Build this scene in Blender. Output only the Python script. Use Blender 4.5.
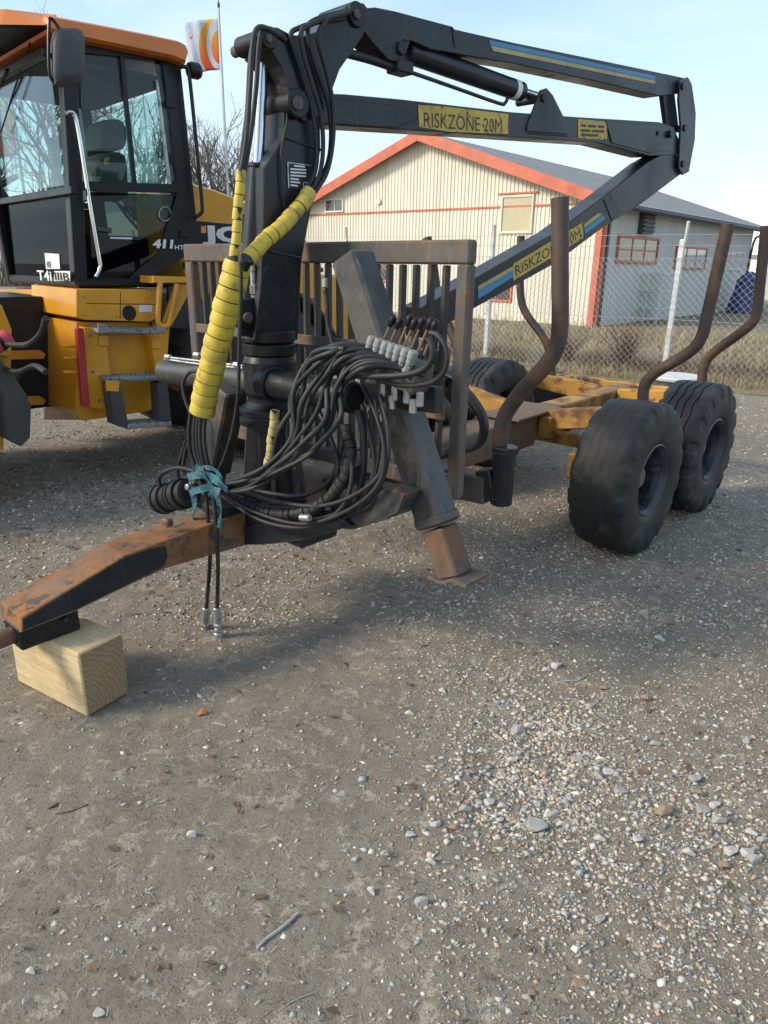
import bpy, bmesh, math, random
import numpy as np
from mathutils import Vector, Matrix, noise as mnoise

for o in list(bpy.data.objects): bpy.data.objects.remove(o)
scene = bpy.context.scene
col = scene.collection
rnd = random.Random(7)
nrg = np.random.default_rng(11)

# ------------------------------------------------------------------ camera
F = 710.0; PITCH = math.radians(19.2); ROLL = math.radians(1.0); H = 1.6
fw = np.array([0, math.cos(PITCH), -math.sin(PITCH)]); rt0 = np.array([1., 0, 0]); up0 = np.cross(rt0, fw)
RT = math.cos(ROLL)*rt0 + math.sin(ROLL)*up0; UP = np.cross(RT, fw)
EYE = np.array([0, 0, H])
cam_d = bpy.data.cameras.new('camera'); cam = bpy.data.objects.new('camera', cam_d); col.objects.link(cam)
cam.matrix_world = Matrix(((RT[0], UP[0], -fw[0], 0), (RT[1], UP[1], -fw[1], 0), (RT[2], UP[2], -fw[2], H), (0, 0, 0, 1)))
cam_d.sensor_fit = 'VERTICAL'; cam_d.sensor_height = 24.0; cam_d.lens = 24.0*F/1024.0
cam_d.clip_start = 0.05; cam_d.clip_end = 2000
scene.camera = cam
scene.render.resolution_x = 768; scene.render.resolution_y = 1024

# ------------------------------------------------------------------ sky, sun, exposure
SUN_EL = math.radians(32); SUN_FROM = math.atan2(-0.24, -0.97)      # direction the sun stands in (world xy)
w = bpy.data.worlds.new('World'); scene.world = w; w.use_nodes = True
nt = w.node_tree; nt.nodes.clear()
wo = nt.nodes.new('ShaderNodeOutputWorld'); bg = nt.nodes.new('ShaderNodeBackground')
sky = nt.nodes.new('ShaderNodeTexSky'); sky.sky_type = 'NISHITA'; sky.sun_disc = False
sky.sun_elevation = SUN_EL; sky.sun_rotation = math.radians(90) - SUN_FROM
sky.air_density = 1.0; sky.dust_density = 0.6; sky.ozone_density = 1.2
tcw = nt.nodes.new('ShaderNodeTexCoord'); mpw = nt.nodes.new('ShaderNodeMapping'); mpw.inputs['Scale'].default_value = (1.2, 1.2, 5.0)
nzw = nt.nodes.new('ShaderNodeTexNoise'); nzw.inputs['Scale'].default_value = 1.6; nzw.inputs['Detail'].default_value = 7; nzw.inputs['Roughness'].default_value = 0.55
nzw.inputs['Distortion'].default_value = 0.6
rpw = nt.nodes.new('ShaderNodeValToRGB'); rpw.color_ramp.elements[0].position = 0.40; rpw.color_ramp.elements[1].position = 0.64
rpw.color_ramp.elements[0].color = (0.22, 0.22, 0.22, 1); rpw.color_ramp.elements[1].color = (0.95, 0.95, 0.95, 1)
mxw = nt.nodes.new('ShaderNodeMix'); mxw.data_type = 'RGBA'; mxw.inputs['B'].default_value = (3.05, 3.75, 4.25, 1)
nt.links.new(tcw.outputs['Generated'], mpw.inputs['Vector']); nt.links.new(mpw.outputs['Vector'], nzw.inputs['Vector'])
nt.links.new(nzw.outputs['Fac'], rpw.inputs['Fac']); nt.links.new(rpw.outputs['Color'], mxw.inputs['Factor'])
nt.links.new(sky.outputs['Color'], mxw.inputs['A']); nt.links.new(mxw.outputs['Result'], bg.inputs['Color'])
bg.inputs['Strength'].default_value = 0.15
nt.links.new(bg.outputs['Background'], wo.inputs['Surface'])
sun_d = bpy.data.lights.new('sun', 'SUN'); sun_d.energy = 2.2; sun_d.angle = math.radians(14.0); sun_d.color = (1.0, 0.88, 0.70)
sun = bpy.data.objects.new('sun', sun_d); col.objects.link(sun)
sd = Vector((math.cos(SUN_FROM)*math.cos(SUN_EL), math.sin(SUN_FROM)*math.cos(SUN_EL), math.sin(SUN_EL)))
sun.rotation_euler = sd.to_track_quat('Z', 'Y').to_euler(); sun.location = (-20, -5, 30)
vs = scene.view_settings; vs.view_transform = 'Standard'; vs.look = 'None'; vs.gamma = 1; vs.exposure = 0.86; vs.use_curve_mapping = False

# ------------------------------------------------------------------ frames: a pixel gives a direction, a plane of the thing gives the distance
def ray(x, y):
    return fw + RT*(x-384)/F - UP*(y-512)/F
def onpl(x, y, p0, n):
    d = ray(x, y); return EYE + d*(((p0-EYE) @ n)/(d @ n))
def onz(x, y, z=0.0):
    d = ray(x, y); return EYE + d*((z-H)/d[2])
class Frame:
    def __init__(s, o, deg):
        a = math.radians(deg); s.O = np.array(o, float)
        s.U = np.array([math.cos(a), math.sin(a), 0]); s.V = np.array([math.sin(a), -math.cos(a), 0])
    def W(s, u, v, z): return s.O + s.U*u + s.V*v + np.array([0, 0, z])
    def L(s, p): d = np.asarray(p)-s.O; return np.array([d @ s.U, d @ s.V, d[2]])
    def v(s, x, y, v): return onpl(x, y, s.W(0, v, 0), s.V)
    def u(s, x, y, u): return onpl(x, y, s.W(u, 0, 0), s.U)
T = Frame((-1.267, 2.241, 0), 48.5)                 # trailer: u runs back along it, v to its near side
C = Frame(T.W(1.15, 0, 0), 44.5)                    # crane: slewed four degrees
LD = Frame((-1.82, 5.2, 0), 43.4)                   # wheel loader, parked almost parallel
B = Frame((5.63, 20.1, 0), 49.3)                    # hall: u runs back along its side wall; gable is u = 0, v = 0 is the side wall
Z = np.array([0, 0, 1.])

# ------------------------------------------------------------------ mesh collecting
class MB:
    def __init__(s): s.v = []; s.f = []; s.sm = []
    def add(s, vs, fs, smooth=False):
        n = len(s.v); s.v += [tuple(map(float, p)) for p in vs]
        s.f += [tuple(i+n for i in f) for f in fs]; s.sm += [smooth]*len(fs); return s
    def rbeam(s, p0, p1, wdt, hgt, side=None, ch=0.006, w1=None, h1=None):
        """box beam with chamfered edges from p0 to p1; side = direction of its width"""
        p0 = np.array(p0, float); p1 = np.array(p1, float); d = p1-p0; d = d/np.linalg.norm(d)
        side = np.array(side if side is not None else np.cross(d, Z), float); side = side-d*(side @ d); side /= np.linalg.norm(side)
        n = np.cross(d, side); w1 = w1 or wdt; h1 = h1 or hgt
        ch = min(ch, wdt*.3, hgt*.3)
        def ring(p, a, b, c):
            a /= 2; b /= 2
            q = [(a-c, b), (a, b-c), (a, -b+c), (a-c, -b), (-a+c, -b), (-a, -b+c), (-a, b-c), (-a+c, b)]
            return [p+side*x+n*y for x, y in q]
        L = np.linalg.norm(p1-p0); e = min(ch, L*.3)
        V = ring(p0, wdt-2*ch, hgt-2*ch, ch*.5)+ring(p0+d*e, wdt, hgt, ch)+ring(p1-d*e, w1, h1, ch)+ring(p1, w1-2*ch, h1-2*ch, ch*.5)
        Fs = [tuple(range(8))[::-1], tuple(range(24, 32))]
        for k in range(3):
            for i in range(8):
                j = (i+1) % 8; Fs.append((k*8+i, k*8+j, k*8+8+j, k*8+8+i))
        return s.add(V, Fs)
    def box(s, c, sx, sy, sz, fr=None, ch=0.006):
        """box centred at c, sizes along fr.U, fr.V, z"""
        U = fr.U if fr else np.array([1., 0, 0]); Vv = fr.V if fr else np.array([0, 1., 0])
        c = np.array(c, float); return s.rbeam(c-U*sx/2, c+U*sx/2, sy, sz, Vv, ch)
    def prism(s, pts, ext, ch=0.004):
        """plate with outline pts extruded by ext, edges chamfered"""
        P = [np.array(p, float) for p in pts]; e = np.array(ext, float); n = len(P); el = np.linalg.norm(e); en = e/el
        c = sum(P)/n; ch = min(ch, el*.3)
        # orientation
        ar = sum((np.cross(P[i]-c, P[(i+1) % n]-c) for i in range(n))); flip = (ar @ e) > 0
        def inset(d):
            R = []
            for i in range(n):
                a = P[i]-P[i-1]; b = P[(i+1) % n]-P[i]
                a = a/(np.linalg.norm(a)+1e-9); b = b/(np.linalg.norm(b)+1e-9)
                na = np.cross(en, a); nb = np.cross(en, b); m = na+nb; l = m @ m
                m = m*(2/max(l, .6)) if l > 1e-6 else na
                R.append(P[i]+m*d*(1 if flip else -1)*.5*1.0)
            return R
        I = inset(ch)
        V = I+[p+en*ch for p in P]+[p+e-en*ch for p in P]+[p+e for p in I]
        Fs = [tuple(range(n))[::-1], tuple(range(3*n, 4*n))]
        for k in range(3):
            for i in range(n):
                j = (i+1) % n; Fs.append((k*n+i, k*n+j, k*n+n+j, k*n+n+i))
        if not flip: Fs = [f[::-1] for f in Fs]
        return s.add(V, Fs)
    def tube(s, pts, r, n=8, cap=True, smooth=True):
        P = np.array(pts, float); m = len(P); R = np.full(m, r, float) if np.isscalar(r) else np.array(r, float)
        Tn = np.gradient(P, axis=0); Tn /= np.linalg.norm(Tn, axis=1)[:, None]+1e-12
        a = np.cross(Tn[0], Z); a = a if np.linalg.norm(a) > 1e-3 else np.array([1., 0, 0]); a /= np.linalg.norm(a)
        V = []; Fs = []
        an = np.arange(n)*2*math.pi/n
        for i in range(m):
            a = a-Tn[i]*(a @ Tn[i]); a /= np.linalg.norm(a); b = np.cross(Tn[i], a)
            V += list(P[i]+R[i]*(np.cos(an)[:, None]*a+np.sin(an)[:, None]*b))
        for i in range(m-1):
            for j in range(n):
                k = (j+1) % n; Fs.append((i*n+j, i*n+k, i*n+n+k, i*n+n+j))
        s.add(V, Fs, smooth)
        if cap: s.add(V[:n], [tuple(range(n))[::-1]]); s.add(V[-n:], [tuple(range(n))])
        return s
    def cyl(s, p0, p1, r, n=20, ch=0.004, r1=None):
        p0 = np.array(p0, float); p1 = np.array(p1, float); d = p1-p0; L = np.linalg.norm(d); d /= L; ch = min(ch, L*.3, r*.4); r1 = r1 or r
        return s.lathe(p0, d, [(0, 0), (0, r-ch), (ch, r), (L-ch, r1), (L, r1-ch), (L, 0)], n)
    def lathe(s, o, ax, prof, n=32, smooth_deg=None, a0=0.0):
        """prof = [(along, radius)]; flat between hard corners handled by splitting"""
        o = np.array(o, float); ax = np.array(ax, float); ax /= np.linalg.norm(ax)
        a = np.cross(ax, Z); a = a if np.linalg.norm(a) > 1e-3 else np.array([1., 0, 0]); a /= np.linalg.norm(a); b = np.cross(ax, a)
        an = np.arange(n)*2*math.pi/n+a0; dirs = np.cos(an)[:, None]*a+np.sin(an)[:, None]*b
        for (h0, r0), (h1, r1) in zip(prof[:-1], prof[1:]):
            if r0 < 1e-6 and r1 < 1e-6: continue
            A = o+ax*h0+dirs*r0; Bv = o+ax*h1+dirs*r1
            if r0 < 1e-6: s.add([o+ax*h0]+list(Bv), [(0, 1+(j+1) % n, 1+j)[::-1] for j in range(n)][:], False)
            elif r1 < 1e-6: s.add([o+ax*h1]+list(A), [(0, 1+(j+1) % n, 1+j) for j in range(n)], False)
            else: s.add(list(A)+list(Bv), [(j, (j+1) % n, n+(j+1) % n, n+j) for j in range(n)], True)
        return s

def obj(name, mb, mat, parent=None, origin=None, root=None):
    """one mesh object; its vertices are given in world space and stored relative to its top-level thing"""
    off = np.zeros(3)
    r = parent
    while r is not None and r.parent is not None: r = r.parent
    if r is not None: off = np.array(r.location)
    elif origin is not None: off = np.array(origin, float)
    me = bpy.data.meshes.new(name); V = np.array(mb.v)-off
    me.from_pydata(V.tolist(), [], mb.f)
    me.polygons.foreach_set('use_smooth', mb.sm); me.update()
    if any(mb.sm) and len(mb.f) < 40000: me.set_sharp_from_angle(angle=math.radians(38))
    me.materials.append(mat if not isinstance(mat, str) else M[mat])
    o = bpy.data.objects.new(name, me); col.objects.link(o)
    if parent is not None: o.parent = parent
    elif origin is not None: o.location = origin
    return o
def thing(name, label, cat, loc, group=None):
    o = bpy.data.objects.new(name, None); o.empty_display_size = 0.2; col.objects.link(o); o.location = loc
    o['label'] = label; o['category'] = cat
    if group: o['group'] = group
    return o
def tag(o, label, cat, group=None):
    o['label'] = label; o['category'] = cat
    if group: o['group'] = group
    return o
def smooth_path(P, k=6):
    P = [np.array(p, float) for p in P]; Q = []
    P = [2*P[0]-P[1]]+P+[2*P[-1]-P[-2]]
    for i in range(1, len(P)-2):
        p0, p1, p2, p3 = P[i-1:i+3]
        for j in range(k):
            t = j/k; Q.append(.5*((2*p1)+(-p0+p2)*t+(2*p0-5*p1+4*p2-p3)*t*t+(-p0+3*p1-3*p2+p3)*t**3))
    Q.append(P[-2]); return Q

# ------------------------------------------------------------------ materials
M = {}
def nodes(name):
    m = bpy.data.materials.new(name); m.use_nodes = True; t = m.node_tree; p = t.nodes['Principled BSDF']
    M[name] = m; return m, t, p
def nz(t, vec, scale, detail=4, rough=.6, dist=0.0):
    n = t.nodes.new('ShaderNodeTexNoise'); n.inputs['Scale'].default_value = scale; n.inputs['Detail'].default_value = detail
    n.inputs['Roughness'].default_value = rough; n.inputs['Distortion'].default_value = dist
    if vec is not None: t.links.new(vec, n.inputs['Vector'])
    return n.outputs['Fac']
def ramp(t, fac, a, b, ca=(0, 0, 0, 1), cb=(1, 1, 1, 1)):
    r = t.nodes.new('ShaderNodeValToRGB'); r.color_ramp.elements[0].position = a; r.color_ramp.elements[1].position = b
    r.color_ramp.elements[0].color = ca; r.color_ramp.elements[1].color = cb; t.links.new(fac, r.inputs['Fac']); return r.outputs['Color']
def mix(t, fac, a, b, mode='MIX'):
    m = t.nodes.new('ShaderNodeMix'); m.data_type = 'RGBA'; m.blend_type = mode
    for k, x in (('Factor', fac), ('A', a), ('B', b)):
        if isinstance(x, (int, float)): m.inputs[k].default_value = x if k == 'Factor' else (x, x, x, 1)
        elif isinstance(x, tuple): m.inputs[k].default_value = x if len(x) == 4 else x+(1,)
        else: t.links.new(x, m.inputs[k])
    return m.outputs['Result']
def math_(t, op, a, b=0.0):
    m = t.nodes.new('ShaderNodeMath'); m.operation = op
    for i, x in enumerate((a, b)):
        if isinstance(x, (int, float)): m.inputs[i].default_value = x
        else: t.links.new(x, m.inputs[i])
    return m.outputs[0]
def bump(t, p, h, strength=.3, dist=.01):
    b = t.nodes.new('ShaderNodeBump'); b.inputs['Strength'].default_value = strength; b.inputs['Distance'].default_value = dist
    t.links.new(h, b.inputs['Height']); t.links.new(b.outputs['Normal'], p.inputs['Normal'])
def coord(t, kind='Object', scale=None):
    c = t.nodes.new('ShaderNodeTexCoord'); o = c.outputs[kind]
    if scale:
        m = t.nodes.new('ShaderNodeMapping'); m.inputs['Scale'].default_value = scale; t.links.new(o, m.inputs['Vector']); o = m.outputs['Vector']
    return o
def worn(name, base, rough=.5, wear=None, wa=(.55, .7), wsc=9, dust=None, da=(.45, .75), dsc=3.5, dmax=.6, metal=0.0, bs=.15, bsc=60, streak=False, coat=0.0, second=None, edge=None, scr=None, spec=.5):
    """painted or bare metal with wear patches, dust film and fine relief"""
    m, t, p = nodes(name); c = coord(t, scale=(1, 1, .35) if streak else None)
    v = nz(t, c, 2.2, 5); basec = mix(t, ramp(t, v, .3, .7), tuple(x*.78 for x in base), tuple(min(1, x*1.15) for x in base))
    if second: basec = mix(t, ramp(t, nz(t, c, 1.7, 6, .65), .42, .62), basec, second)
    out = basec
    r = t.nodes.new('ShaderNodeValue'); r.outputs[0].default_value = rough; rr = r.outputs[0]
    if wear:
        wf = ramp(t, nz(t, c, wsc, 8, .68, .4), *wa); out = mix(t, wf, out, wear); rr = mix(t, wf, rr, .85)
    if dust:
        df = ramp(t, nz(t, c, dsc, 7, .62), *da); df = math_(t, 'MULTIPLY', df, dmax); out = mix(t, df, out, dust); rr = mix(t, df, rr, .9)
    if scr:      # thin scratches and runs
        c2 = coord(t, scale=(1, 1, .10)); sf = ramp(t, nz(t, c2, 34, 5, .7, .8), .60, .70); sf2 = ramp(t, nz(t, c, 75, 4, .75), .60, .70)
        out = mix(t, math_(t, 'MULTIPLY', sf, .55), out, scr); out = mix(t, math_(t, 'MULTIPLY', sf2, .6), out, scr)
        out = mix(t, math_(t, 'MULTIPLY', ramp(t, nz(t, c, 16, 7, .72), .52, .66), .5), out, tuple(x*.45 for x in base))
    if edge:     # paint gone from the edges
        bv = t.nodes.new('ShaderNodeBevel'); bv.samples = 4; bv.inputs['Radius'].default_value = .010; ge = t.nodes.new('ShaderNodeNewGeometry')
        vd = t.nodes.new('ShaderNodeVectorMath'); vd.operation = 'DOT_PRODUCT'; t.links.new(bv.outputs['Normal'], vd.inputs[0]); t.links.new(ge.outputs['Normal'], vd.inputs[1])
        ef = ramp(t, vd.outputs['Value'], .86, .985, (1, 1, 1, 1), (0, 0, 0, 1)); ef = math_(t, 'MULTIPLY', ef, ramp(t, nz(t, c, 20, 6, .7), .38, .58)); out = mix(t, math_(t, 'MULTIPLY', ef, .85), out, edge); rr = mix(t, ef, rr, .8)
    t.links.new(out, p.inputs['Base Color']); t.links.new(rr, p.inputs['Roughness']); p.inputs['Metallic'].default_value = metal
    p.inputs['Coat Weight'].default_value = coat; p.inputs['Specular IOR Level'].default_value = spec
    bump(t, p, nz(t, c, bsc, 5, .6), bs, .004)
    return m
RUST = (.16, .065, .028); DUST = (.21, .18, .145)
worn('dark_paint', (.010, .0135, .019), .33, wear=(.07, .06, .052), wa=(.6, .72), wsc=5, dust=(.045, .043, .042), dmax=.4, edge=(.085, .072, .06), scr=(.055, .055, .056), spec=.35)
worn('black_paint', (.006, .007, .009), .42, spec=.35, dust=(.07, .066, .06), dmax=.3, bs=.08)
worn('grey_steel', (.048, .050, .052), .45, wear=RUST, wa=(.56, .7), wsc=6, dust=DUST, dmax=.5, second=(.028, .032, .036), metal=.1, edge=(.17, .09, .05), scr=(.19, .18, .17))
worn('rack_steel', (.088, .080, .072), .62, wear=(.16, .082, .042), wa=(.48, .62), wsc=7, dust=(.20, .185, .16), dmax=.55, dsc=6, second=(.06, .06, .06), metal=.05, edge=(.20, .10, .05), scr=(.24, .215, .18))
worn('bar_steel', (.022, .022, .024), .5, wear=(.11, .06, .035), wa=(.5, .68), wsc=8, dust=DUST, dmax=.25)
worn('rusty_pipe', (.075, .046, .034), .62, wear=(.19, .085, .035), wa=(.5, .68), wsc=5, dust=(.10, .085, .075), dmax=.5, second=(.05, .038, .034), metal=.1, scr=(.16, .10, .065), bs=.3)
worn('rusty_yellow', (.46, .23, .035), .6, scr=(.2, .11, .05), wear=(.13, .062, .032), wa=(.42, .58), wsc=6, dust=(.17, .13, .09), dmax=.55)
worn('rusty_brown', (.15, .105, .065), .7, wear=(.18, .088, .04), wa=(.48, .62), wsc=6, dust=(.24, .2, .15), dmax=.6, edge=(.24, .12, .05), scr=(.26, .2, .14))
worn('chassis_yellow', (.52, .26, .03), .5, wear=(.16, .07, .03), wa=(.5, .6), wsc=8, dust=DUST, dmax=.35)
worn('drawbar_rust', (.17, .075, .03), .75, wear=(.055, .046, .042), wa=(.53, .60), wsc=11, dust=(.15, .13, .11), da=(.5, .62), dmax=.6, second=(.36, .15, .035), bs=.45, bsc=40, edge=(.36, .17, .06), scr=(.20, .155, .125))
worn('leg_rust', (.15, .072, .034), .75, wear=(.09, .072, .06), wa=(.5, .65), wsc=7, dust=DUST, dmax=.4, bs=.4, edge=(.06, .05, .045), scr=(.24, .13, .07), second=(.05, .044, .040))
worn('rubber', (.012, .012, .013), .58, dust=(.085, .078, .072), da=(.52, .66), dsc=5, dmax=.6, bs=.25, bsc=90)
worn('hose_rubber', (.011, .012, .014), .55, dust=(.07, .067, .064), dmax=.4, dsc=8, bs=.1)
worn('yellow_wrap', (.62, .46, .045), .5, wear=(.24, .18, .08), wa=(.54, .68), wsc=14, dust=(.30, .24, .12), dmax=.5, dsc=9)
worn('cream_wrap', (.52, .42, .17), .55, wear=(.25, .2, .12), wa=(.55, .7), wsc=14, dust=(.3, .26, .18), dmax=.5, dsc=9)
worn('chrome', (.62, .63, .66), .16, metal=1.0, bs=.02, dust=(.3, .28, .25), dmax=.15)
worn('zinc', (.42, .43, .43), .42, metal=.75, wear=(.2, .19, .17), wa=(.52, .66), wsc=30, bs=.08)
worn('valve_grey', (.27, .285, .29), .5, wear=(.16, .15, .14), wa=(.52, .68), wsc=22, dust=(.2, .18, .16), dmax=.4)
worn('blue_strap', (.008, .075, .11), .6, wear=(.03, .14, .18), wa=(.45, .65), wsc=20)
worn('loader_yellow', (.68, .305, .012), .36, wear=(.30, .18, .06), wa=(.64, .76), wsc=5, dust=(.30, .21, .10), da=(.5, .8), dmax=.4, coat=.25, bs=.03)
worn('roof_orange', (.60, .165, .018), .4, dust=(.36, .18, .09), da=(.5, .8), dmax=.4, coat=.15, bs=.03)
worn('cab_black', (.005, .0055, .007), .34, spec=.35, dust=(.035, .034, .033), dmax=.25, bs=.04)
worn('grey_plastic', (.045, .046, .048), .55, dust=(.12, .115, .11), dmax=.4, bs=.1)
worn('grey_tread', (.26, .265, .27), .55, wear=(.07, .068, .065), wa=(.5, .65), wsc=18, dust=DUST, dmax=.4, metal=.3)
worn('seat_fabric', (.075, .082, .066), .9, bs=.2, bsc=160)
worn('red_paint', (.36, .018, .02), .45, dust=(.2, .08, .06), dmax=.3)
worn('pink_strap', (.55, .05, .09), .7, dust=(.3, .12, .1), dmax=.3)
worn('white_post', (.62, .62, .60), .6, dust=(.3, .3, .27), dmax=.4)
worn('wire', (.50, .51, .51), .5, metal=.5, bs=0)
worn('pole_white', (.62, .63, .65), .35, dust=(.4, .4, .4), dmax=.3)
worn('roof_sheet', (.20, .205, .22), .6, wear=(.2, .2, .2), wa=(.55, .75), wsc=2, dust=(.2, .2, .19), dmax=.4)
worn('red_trim', (.56, .135, .075), .55, dust=(.5, .25, .18), dmax=.4, wsc=3)
worn('white_frame', (.66, .64, .58), .5, dust=(.45, .42, .36), dmax=.4)
worn('dark_trim', (.045, .05, .055), .5)
worn('blue_tarp', (.018, .04, .16), .45, wear=(.05, .09, .25), wa=(.5, .7), wsc=6, bs=.4, bsc=14)
worn('stone_grey', (.41, .395, .365), .85, wear=(.27, .265, .255), wa=(.45, .65), wsc=30, dust=(.28, .25, .21), dmax=.5, dsc=14, bs=.5, bsc=70)
worn('stone_pale', (.57, .545, .50), .85, wear=(.4, .385, .36), wa=(.48, .66), wsc=34, dust=(.3, .26, .21), dmax=.4, dsc=14, bs=.5, bsc=70)
worn('stone_tan', (.36, .25, .16), .85, wear=(.28, .2, .14), wa=(.45, .65), wsc=30, dust=(.28, .22, .17), dmax=.4, dsc=14, bs=.5, bsc=70)
worn('bark', (.12, .10, .085), .9, wear=(.13, .115, .10), wa=(.45, .65), wsc=7, bs=.4, bsc=30)
worn('twig_bark', (.17, .14, .12), .9, bs=0)
worn('twig_pale', (.36, .35, .33), .8, wear=(.24, .22, .19), wa=(.5, .65), wsc=40)
worn('dry_leaf', (.34, .15, .05), .8)
worn('old_leaf', (.19, .125, .07), .9, second=(.12, .085, .05), bs=0)
worn('blue_cap', (.02, .05, .12), .4)
worn('headliner', (.05, .055, .055), .9)
worn('rim_paint', (.014, .020, .030), .32, wear=(.16, .15, .14), wa=(.6, .72), wsc=12, edge=(.22, .22, .22), scr=(.14, .15, .16), dust=(.12, .12, .125), da=(.45, .7), dmax=.55, dsc=7)
worn('decal_white', (.72, .72, .72), .5)
worn('decal_black', (.012, .012, .012), .5)
worn('decal_yellow', (.56, .38, .06), .55, wear=(.05, .045, .03), wa=(.56, .62), wsc=26, dust=(.3, .22, .08), dmax=.5, dsc=12)
worn('decal_blue', (.045, .22, .42), .5, wear=(.08, .12, .15), wa=(.6, .7), wsc=20)
worn('decal_gold', (.40, .34, .13), .5, wear=(.15, .14, .08), wa=(.56, .7), wsc=20)
worn('grass_dry', (.37, .29, .175), .9, second=(.26, .225, .115), bs=0)
worn('weed_red', (.16, .085, .06), .9, second=(.14, .11, .07), bs=0)
worn('shed_wall', (.42, .44, .45), .7)

def wood():
    m, t, p = nodes('pine_timber'); c = coord(t, scale=(1, 1, 1))
    s = t.nodes.new('ShaderNodeMapping'); s.inputs['Rotation'].default_value = (0, 0, math.radians(32)); t.links.new(c, s.inputs['Vector'])
    s2 = t.nodes.new('ShaderNodeMapping'); s2.inputs['Scale'].default_value = (1.2, 12, 12); t.links.new(s.outputs['Vector'], s2.inputs['Vector'])
    g = nz(t, s2.outputs['Vector'], 4.5, 6, .55, 1.2); base = ramp(t, g, .32, .68, (.50, .365, .19, 1), (.66, .52, .31, 1))
    k = ramp(t, nz(t, c, 9, 3, .5), .66, .74); base = mix(t, k, base, (.27, .15, .07))
    d = ramp(t, nz(t, c, 7, 7, .68), .48, .68); base = mix(t, math_(t, 'MULTIPLY', d, .42), base, (.30, .22, .13)); sw_ = ramp(t, nz(t, s2.outputs['Vector'], 30, 3, .6), .56, .66); base = mix(t, math_(t, 'MULTIPLY', sw_, .3), base, (.34, .24, .13))
    t.links.new(base, p.inputs['Base Color']); p.inputs['Roughness'].default_value = .75
    bump(t, p, math_(t, 'ADD', g, math_(t, 'MULTIPLY', nz(t, c, 60, 4, .7), .8)), .5, .006)
wood()
def endgrain():
    m, t, p = nodes('pine_end'); c = coord(t)
    s = t.nodes.new('ShaderNodeMapping'); s.inputs['Rotation'].default_value = (0, 0, math.radians(32)); s.inputs['Location'].default_value = (0, .13, -.02); t.links.new(c, s.inputs['Vector'])
    s2 = t.nodes.new('ShaderNodeMapping'); s2.inputs['Scale'].default_value = (0, 1, 1); t.links.new(s.outputs['Vector'], s2.inputs['Vector'])
    wv = t.nodes.new('ShaderNodeTexWave'); wv.wave_type = 'RINGS'; wv.rings_direction = 'SPHERICAL'; wv.inputs['Scale'].default_value = 16; wv.inputs['Distortion'].default_value = 7; wv.inputs['Detail'].default_value = 3; wv.inputs['Detail Scale'].default_value = 2
    t.links.new(s2.outputs['Vector'], wv.inputs['Vector'])
    base = ramp(t, wv.outputs['Fac'], .1, .9, (.235, .155, .083, 1), (.30, .205, .112, 1))
    t.links.new(base, p.inputs['Base Color']); p.inputs['Roughness'].default_value = .85; bump(t, p, wv.outputs['Fac'], .3, .003)
endgrain()
def ground_mat():
    m, t, p = nodes('gravel_dirt'); c = coord(t)
    big = nz(t, c, .55, 6, .62, .3); mid = nz(t, c, 3.2, 6, .66, .2); fine = nz(t, c, 45, 6, .75); grit = nz(t, c, 190, 3, .7); sand = nz(t, c, 110, 5, .8)
    base = mix(t, ramp(t, big, .42, .58), (.385, .335, .265), (.50, .445, .36))
    base = mix(t, math_(t, 'MULTIPLY', ramp(t, mid, .42, .7), .55), base, (.315, .26, .195))
    base = mix(t, ramp(t, fine, .34, .56), mix(t, .34, base, (.165, .138, .104)), mix(t, .25, base, (.52, .47, .38)))
    vo = t.nodes.new('ShaderNodeTexVoronoi'); vo.inputs['Scale'].default_value = 150; t.links.new(c, vo.inputs['Vector'])
    sp = t.nodes.new('ShaderNodeSeparateColor'); t.links.new(vo.outputs['Color'], sp.inputs['Color'])
    speck = math_(t, 'MULTIPLY', ramp(t, sp.outputs[0], .72, .82), ramp(t, vo.outputs['Distance'], .55, .25))
    base = mix(t, math_(t, 'MULTIPLY', speck, .55), base, mix(t, sp.outputs[1], (.40, .34, .26), (.55, .53, .49)))
    dk = math_(t, 'MULTIPLY', ramp(t, sp.outputs[2], .8, .86), ramp(t, vo.outputs['Distance'], .6, .3))
    base = mix(t, math_(t, 'MULTIPLY', dk, .7), base, (.045, .038, .033))
    base = mix(t, ramp(t, sand, .33, .45), mix(t, .52, base, (.125, .10, .076)), base); base = mix(t, math_(t, 'MULTIPLY', ramp(t, sand, .54, .68), .42), base, (.52, .47, .38))
    base = mix(t, math_(t, 'MULTIPLY', ramp(t, nz(t, c, 7, 6, .7), .50, .66), .38), base, (.20, .15, .095))
    cl = nz(t, c, 13, 8, .78, .5); base = mix(t, math_(t, 'MULTIPLY', ramp(t, cl, .44, .36), .50), base, (.135, .11, .085)); base = mix(t, math_(t, 'MULTIPLY', ramp(t, cl, .58, .70), .22), base, (.50, .47, .41))
    # moss and dead leaves in patches
    ms = ramp(t, nz(t, c, 1.1, 6, .7), .58, .70); base = mix(t, math_(t, 'MULTIPLY', ms, .45), base, (.145, .135, .07))
    t.links.new(base, p.inputs['Base Color']); p.inputs['Roughness'].default_value = .93; p.inputs['Specular IOR Level'].default_value = .25
    h = math_(t, 'ADD', math_(t, 'ADD', math_(t, 'MULTIPLY', fine, .9), math_(t, 'MULTIPLY', sand, .6)), math_(t, 'ADD', math_(t, 'MULTIPLY', grit, .35), math_(t, 'MULTIPLY', speck, .25)))
    bump(t, p, h, .7, .022)
ground_mat()
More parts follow.
